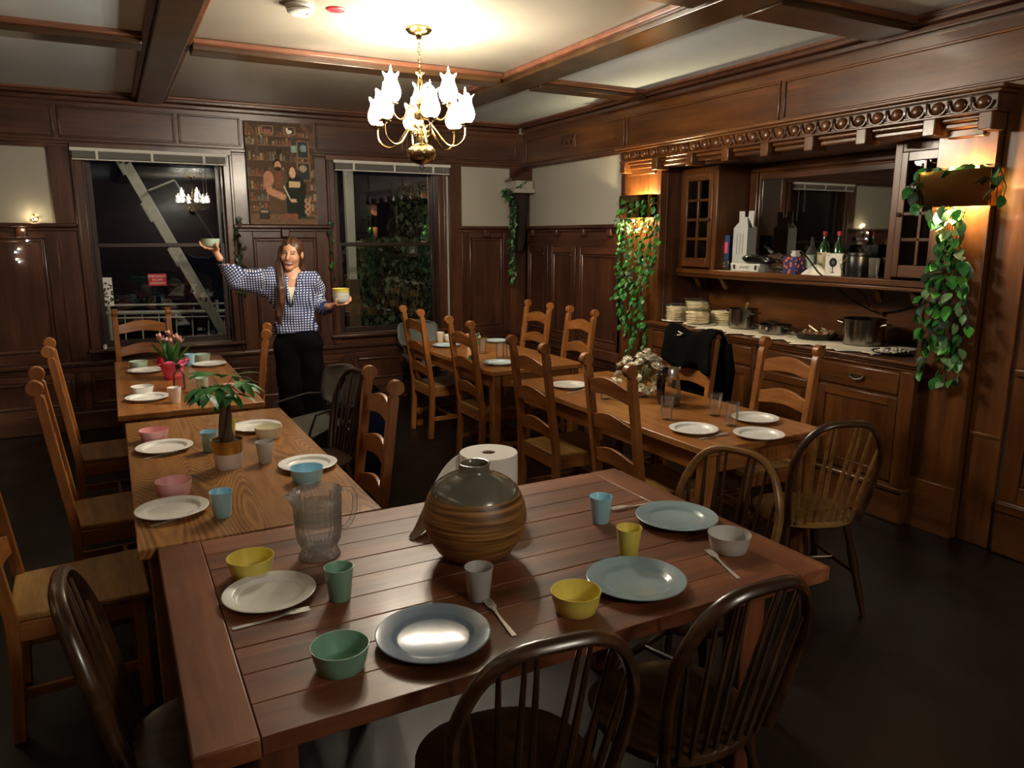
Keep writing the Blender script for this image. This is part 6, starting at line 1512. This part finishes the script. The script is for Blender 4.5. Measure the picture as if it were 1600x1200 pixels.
def shirt():
    def f(X, Y, Z):
        wr = .004 * np.sin(38 * Z + 20 * X) + .003 * np.sin(55 * X - 30 * Z + 12 * Y)
        d = torso(X, Y, Z, .012) + wr
        for s, e, w, r in ((SHR, ELR, WRR, (.085, .068, .05)), (SHL, ELL, (.24, -.08, 1.182), (.075, .058, .048))):
            d = smin(d, smin(cone(X, Y, Z, s, e, r[0], r[1]), cone(X, Y, Z, e, w, r[1], r[2]), .03) + wr * 1.6, .035)
        d = smin(d, cone(X, Y, Z, (-.16, .0, 1.30), (-.29, 0, 1.35), .06, .05) + wr, .05)
        d = np.maximum(d, .985 + .012 * np.sin(9 * X + 1) - Z)
        col = cone(X, Y, Z, (-.008, .02, 1.40), (-.006, .02, 1.435), .068, .064); d = smin(d, col, .02)
        # cuffs end cleanly
        for e, w in ((ELR, WRR), (ELL, (.24, -.08, 1.182))):
            v = np.array(w) - np.array(e); L_ = np.linalg.norm(v); v = v / L_; t = (X - e[0]) * v[0] + (Y - e[1]) * v[1] + (Z - e[2]) * v[2]
            near = np.sqrt((X - w[0]) ** 2 + (Y - w[1]) ** 2 + (Z - w[2]) ** 2) < .13; d = np.where(near, np.maximum(d, t - L_ + .015), d)
        return np.where(np.abs(X + .008) < .10, np.maximum(d, Z - 1.45), d)
    P, fs = surf(f, (-.60, -.24, .95), (.36, .20, 1.50), .0075)
    keep = [q for q in fs if not vface(P[q].mean(0)) and not (P[q].mean(0)[2] > 1.444 and abs(P[q].mean(0)[0] + .008) < .098)]
    me = bpy.data.meshes.new('shirt'); me.from_pydata(P.tolist(), [], keep); me.update()
    uv = np.zeros((len(P), 3)); uv[:, 0] = P[:, 0] + .35 * np.maximum(0, np.abs(P[:, 1])) * np.sign(P[:, 0]); uv[:, 1] = P[:, 2]
    for s, e, w in ((SHR, ELR, WRR), (SHL, ELL, WRL)):
        for a, b in ((s, e), (e, w)):
            a = np.array(a); b = np.array(b); v = b - a; L_ = np.linalg.norm(v); v /= L_; t = (P - a) @ v; rad = np.linalg.norm(P - a - t[:, None] * v, axis=1)
            sel = (t > .0) & (t < L_ + .06) & (rad < .10) & ((P[:, 0] < -.21) if s == SHR else ((P[:, 0] > .165)))
            n = np.cross(v, (0, 1, 0)); n /= np.linalg.norm(n); uv[sel, 0] = t[sel]; uv[sel, 1] = (P[sel] - a) @ n + .3 * (P[sel] - a)[:, 1]
    at = me.attributes.new('weave', 'FLOAT_VECTOR', 'POINT'); at.data.foreach_set('vector', uv.astype(np.float32).ravel())
    o = obj('shirt', me, 'gingham', PS, smooth='all'); s = o.modifiers.new('s', 'SOLIDIFY'); s.thickness = .002; s.offset = -1
    for sgn in (-1, 1):
        pts = [(-.008 + sgn * .062, .01, 1.445), (-.005 + sgn * .062, -.045, 1.425), (-.005 + sgn * .052, -.085, 1.385), (-.012 + sgn * .04, -.108, 1.33), (-.018 + sgn * .022, -.118, 1.26), (-.022 + sgn * .006, -.118, 1.2)]
        c = MB().tube(pts, [.012, .022, .024, .014, .010, .007], 10, flat=.35).build('collar', 'gingham', PS, smooth='all')
        q = np.array([v.co[:] for v in c.data.vertices]); a = c.data.attributes.new('weave', 'FLOAT_VECTOR', 'POINT'); a.data.foreach_set('vector', np.stack([q[:, 0], q[:, 2], q[:, 1]], 1).astype(np.float32).ravel())
def gingham():
    m, nt, b = newmat('gingham'); N = nt.nodes; L = nt.links; a = N.new('ShaderNodeAttribute'); a.attribute_name = 'weave'; sp = N.new('ShaderNodeSeparateXYZ'); L.new(a.outputs['Vector'], sp.inputs[0]); res = []
    for i in (0, 1):
        d = N.new('ShaderNodeMath'); d.operation = 'DIVIDE'; d.inputs[1].default_value = .0185; L.new(sp.outputs[i], d.inputs[0]); f = N.new('ShaderNodeMath'); f.operation = 'FRACT'; L.new(d.outputs[0], f.inputs[0])
        g = N.new('ShaderNodeMath'); g.operation = 'GREATER_THAN'; g.inputs[1].default_value = .48; L.new(f.outputs[0], g.inputs[0]); res.append(g)
    mu = N.new('ShaderNodeMath'); mu.operation = 'MULTIPLY'; L.new(res[0].outputs[0], mu.inputs[0]); L.new(res[1].outputs[0], mu.inputs[1])
    mx = N.new('ShaderNodeMix'); mx.data_type = 'RGBA'; mx.inputs[6].default_value = srgb('#27376b'); mx.inputs[7].default_value = srgb('#e6e8ee'); L.new(mu.outputs[0], mx.inputs[0]); L.new(mx.outputs[2], b.inputs['Base Color']); b.inputs['Roughness'].default_value = .85
gingham(); shirt()
def simple(name, f, lo, hi, h, mat):
    P, fs = surf(f, lo, hi, h); me = bpy.data.meshes.new(name); me.from_pydata(P.tolist(), [], fs); me.update(); return obj(name, me, mat, PS, smooth='all')
simple('undershirt', lambda X, Y, Z: np.maximum(torso(X, Y, Z, -.004), np.maximum(1.0 - Z, Z - 1.33 - .12 * np.abs(X + .01) * 4 * .3)), (-.17, -.13, .98), (.17, .13, 1.38), .01, 'cream_top')
def pantsf(X, Y, Z):
    wr = .004 * np.sin(30 * Z + 15 * X); d = ellip(X, Y, Z, (.012, 0, .93), (.165, .115, .14)); d = smin(d, np.minimum(cone(X, Y, Z, (-.068, 0, .88), (-.055, 0, .06), .10, .085), cone(X, Y, Z, (.095, 0, .88), (.12, 0, .06), .097, .085)), .03) + wr
    return np.maximum(np.maximum(d, .03 - Z), Z - 1.03)
simple('trousers', pantsf, (-.2, -.15, .0), (.26, .15, 1.06), .011, 'pants')
def hairf(X, Y, Z):
    x, y, z = headf(X, Y, Z); ax = np.abs(x); st_ = .0025 * np.sin(160 * x + 20 * z)
    d = ellip(x, y, z, (0, .02, .034), (.082, .1, .09)) + st_
    d = smin(d, ellip(x, y, z, (0, .045, -.03), (.074, .07, .1)), .03)
    d = smax(d, -ellip(x, y, z, (0, -.105, -.022), (.068, .092, .098)), .008)
    d = smax(d, -ellip(ax, y, z, (.083, .012, -.006), (.018, .026, .032)), .006)
    st2 = .003 * np.sin(150 * X + 15 * Z)
    ch = [(-.066, -.0, 1.61), (-.088, -.015, 1.50), (-.085, -.07, 1.40), (-.088, -.115, 1.32), (-.092, -.125, 1.22), (-.115, -.125, 1.13), (-.10, -.12, 1.06)]; rr = [.024, .027, .027, .033, .030, .024, .010]
    l = None
    for i in range(len(ch) - 1):
        c = cone(X, Y, Z, ch[i], ch[i + 1], rr[i], rr[i + 1], 1.25); l = c if l is None else smin(l, c, .01)
    d = smin(d, l + st2, .012)
    ch = [(.05, .055, 1.58), (.065, .075, 1.46), (.08, .095, 1.36), (.085, .11, 1.24)]
    for i in range(3): d = smin(d, cone(X, Y, Z, ch[i], ch[i + 1], .04 - .006 * i, .034 - .006 * i) + st2, .012)
    d = smin(d, cone(X, Y, Z, (-.04, .06, 1.58), (-.06, .1, 1.25), .045, .03) + st2, .012)
    return d
simple('hair', hairf, (-.17, -.18, 1.03), (.15, .17, 1.71), .0055, 'hair')
for sgn, x in ((-1, -.056), (1, .13)): MB().ball((x, -.05, .045), 1, 14, 8, (.05, .14, .045)).build('shoe', 'black_plastic', PS, smooth='all')
MB().tube([(-.05 + .1 * t, -.045 - .05 * math.sin(PI * t), 1.425 - .03 * math.sin(PI * t)) for t in [i / 12 for i in range(13)]], .0012, 5).build('necklace', 'steel', PS)
def hold(px_, name, mat, label):
    c, s = math.cos(math.radians(-11.5)), math.sin(math.radians(-11.5)); w = (pw_.x + px_[0] * c - px_[1] * s, 5.72 + px_[0] * s + px_[1] * c, px_[2]); inst(name, BOWM, mat, w, label, 'bowl', 'coloured melamine bowls')
hold((-.553, -.037, 1.6285), 'bowl', 'melamine_pale_green', 'pale bowl held up high in the raised hand')
hold((.335, -.168, 1.2195), 'bowl', 'melamine_white', 'white bowl, lowest of the stack in the lowered hand')
hold((.335, -.168, 1.2425), 'bowl', 'melamine_cream', 'cream bowl, middle of the stack in the lowered hand')
hold((.335, -.168, 1.2655), 'bowl', 'melamine_yellow', 'yellow bowl, topmost of the stack in the lowered hand')
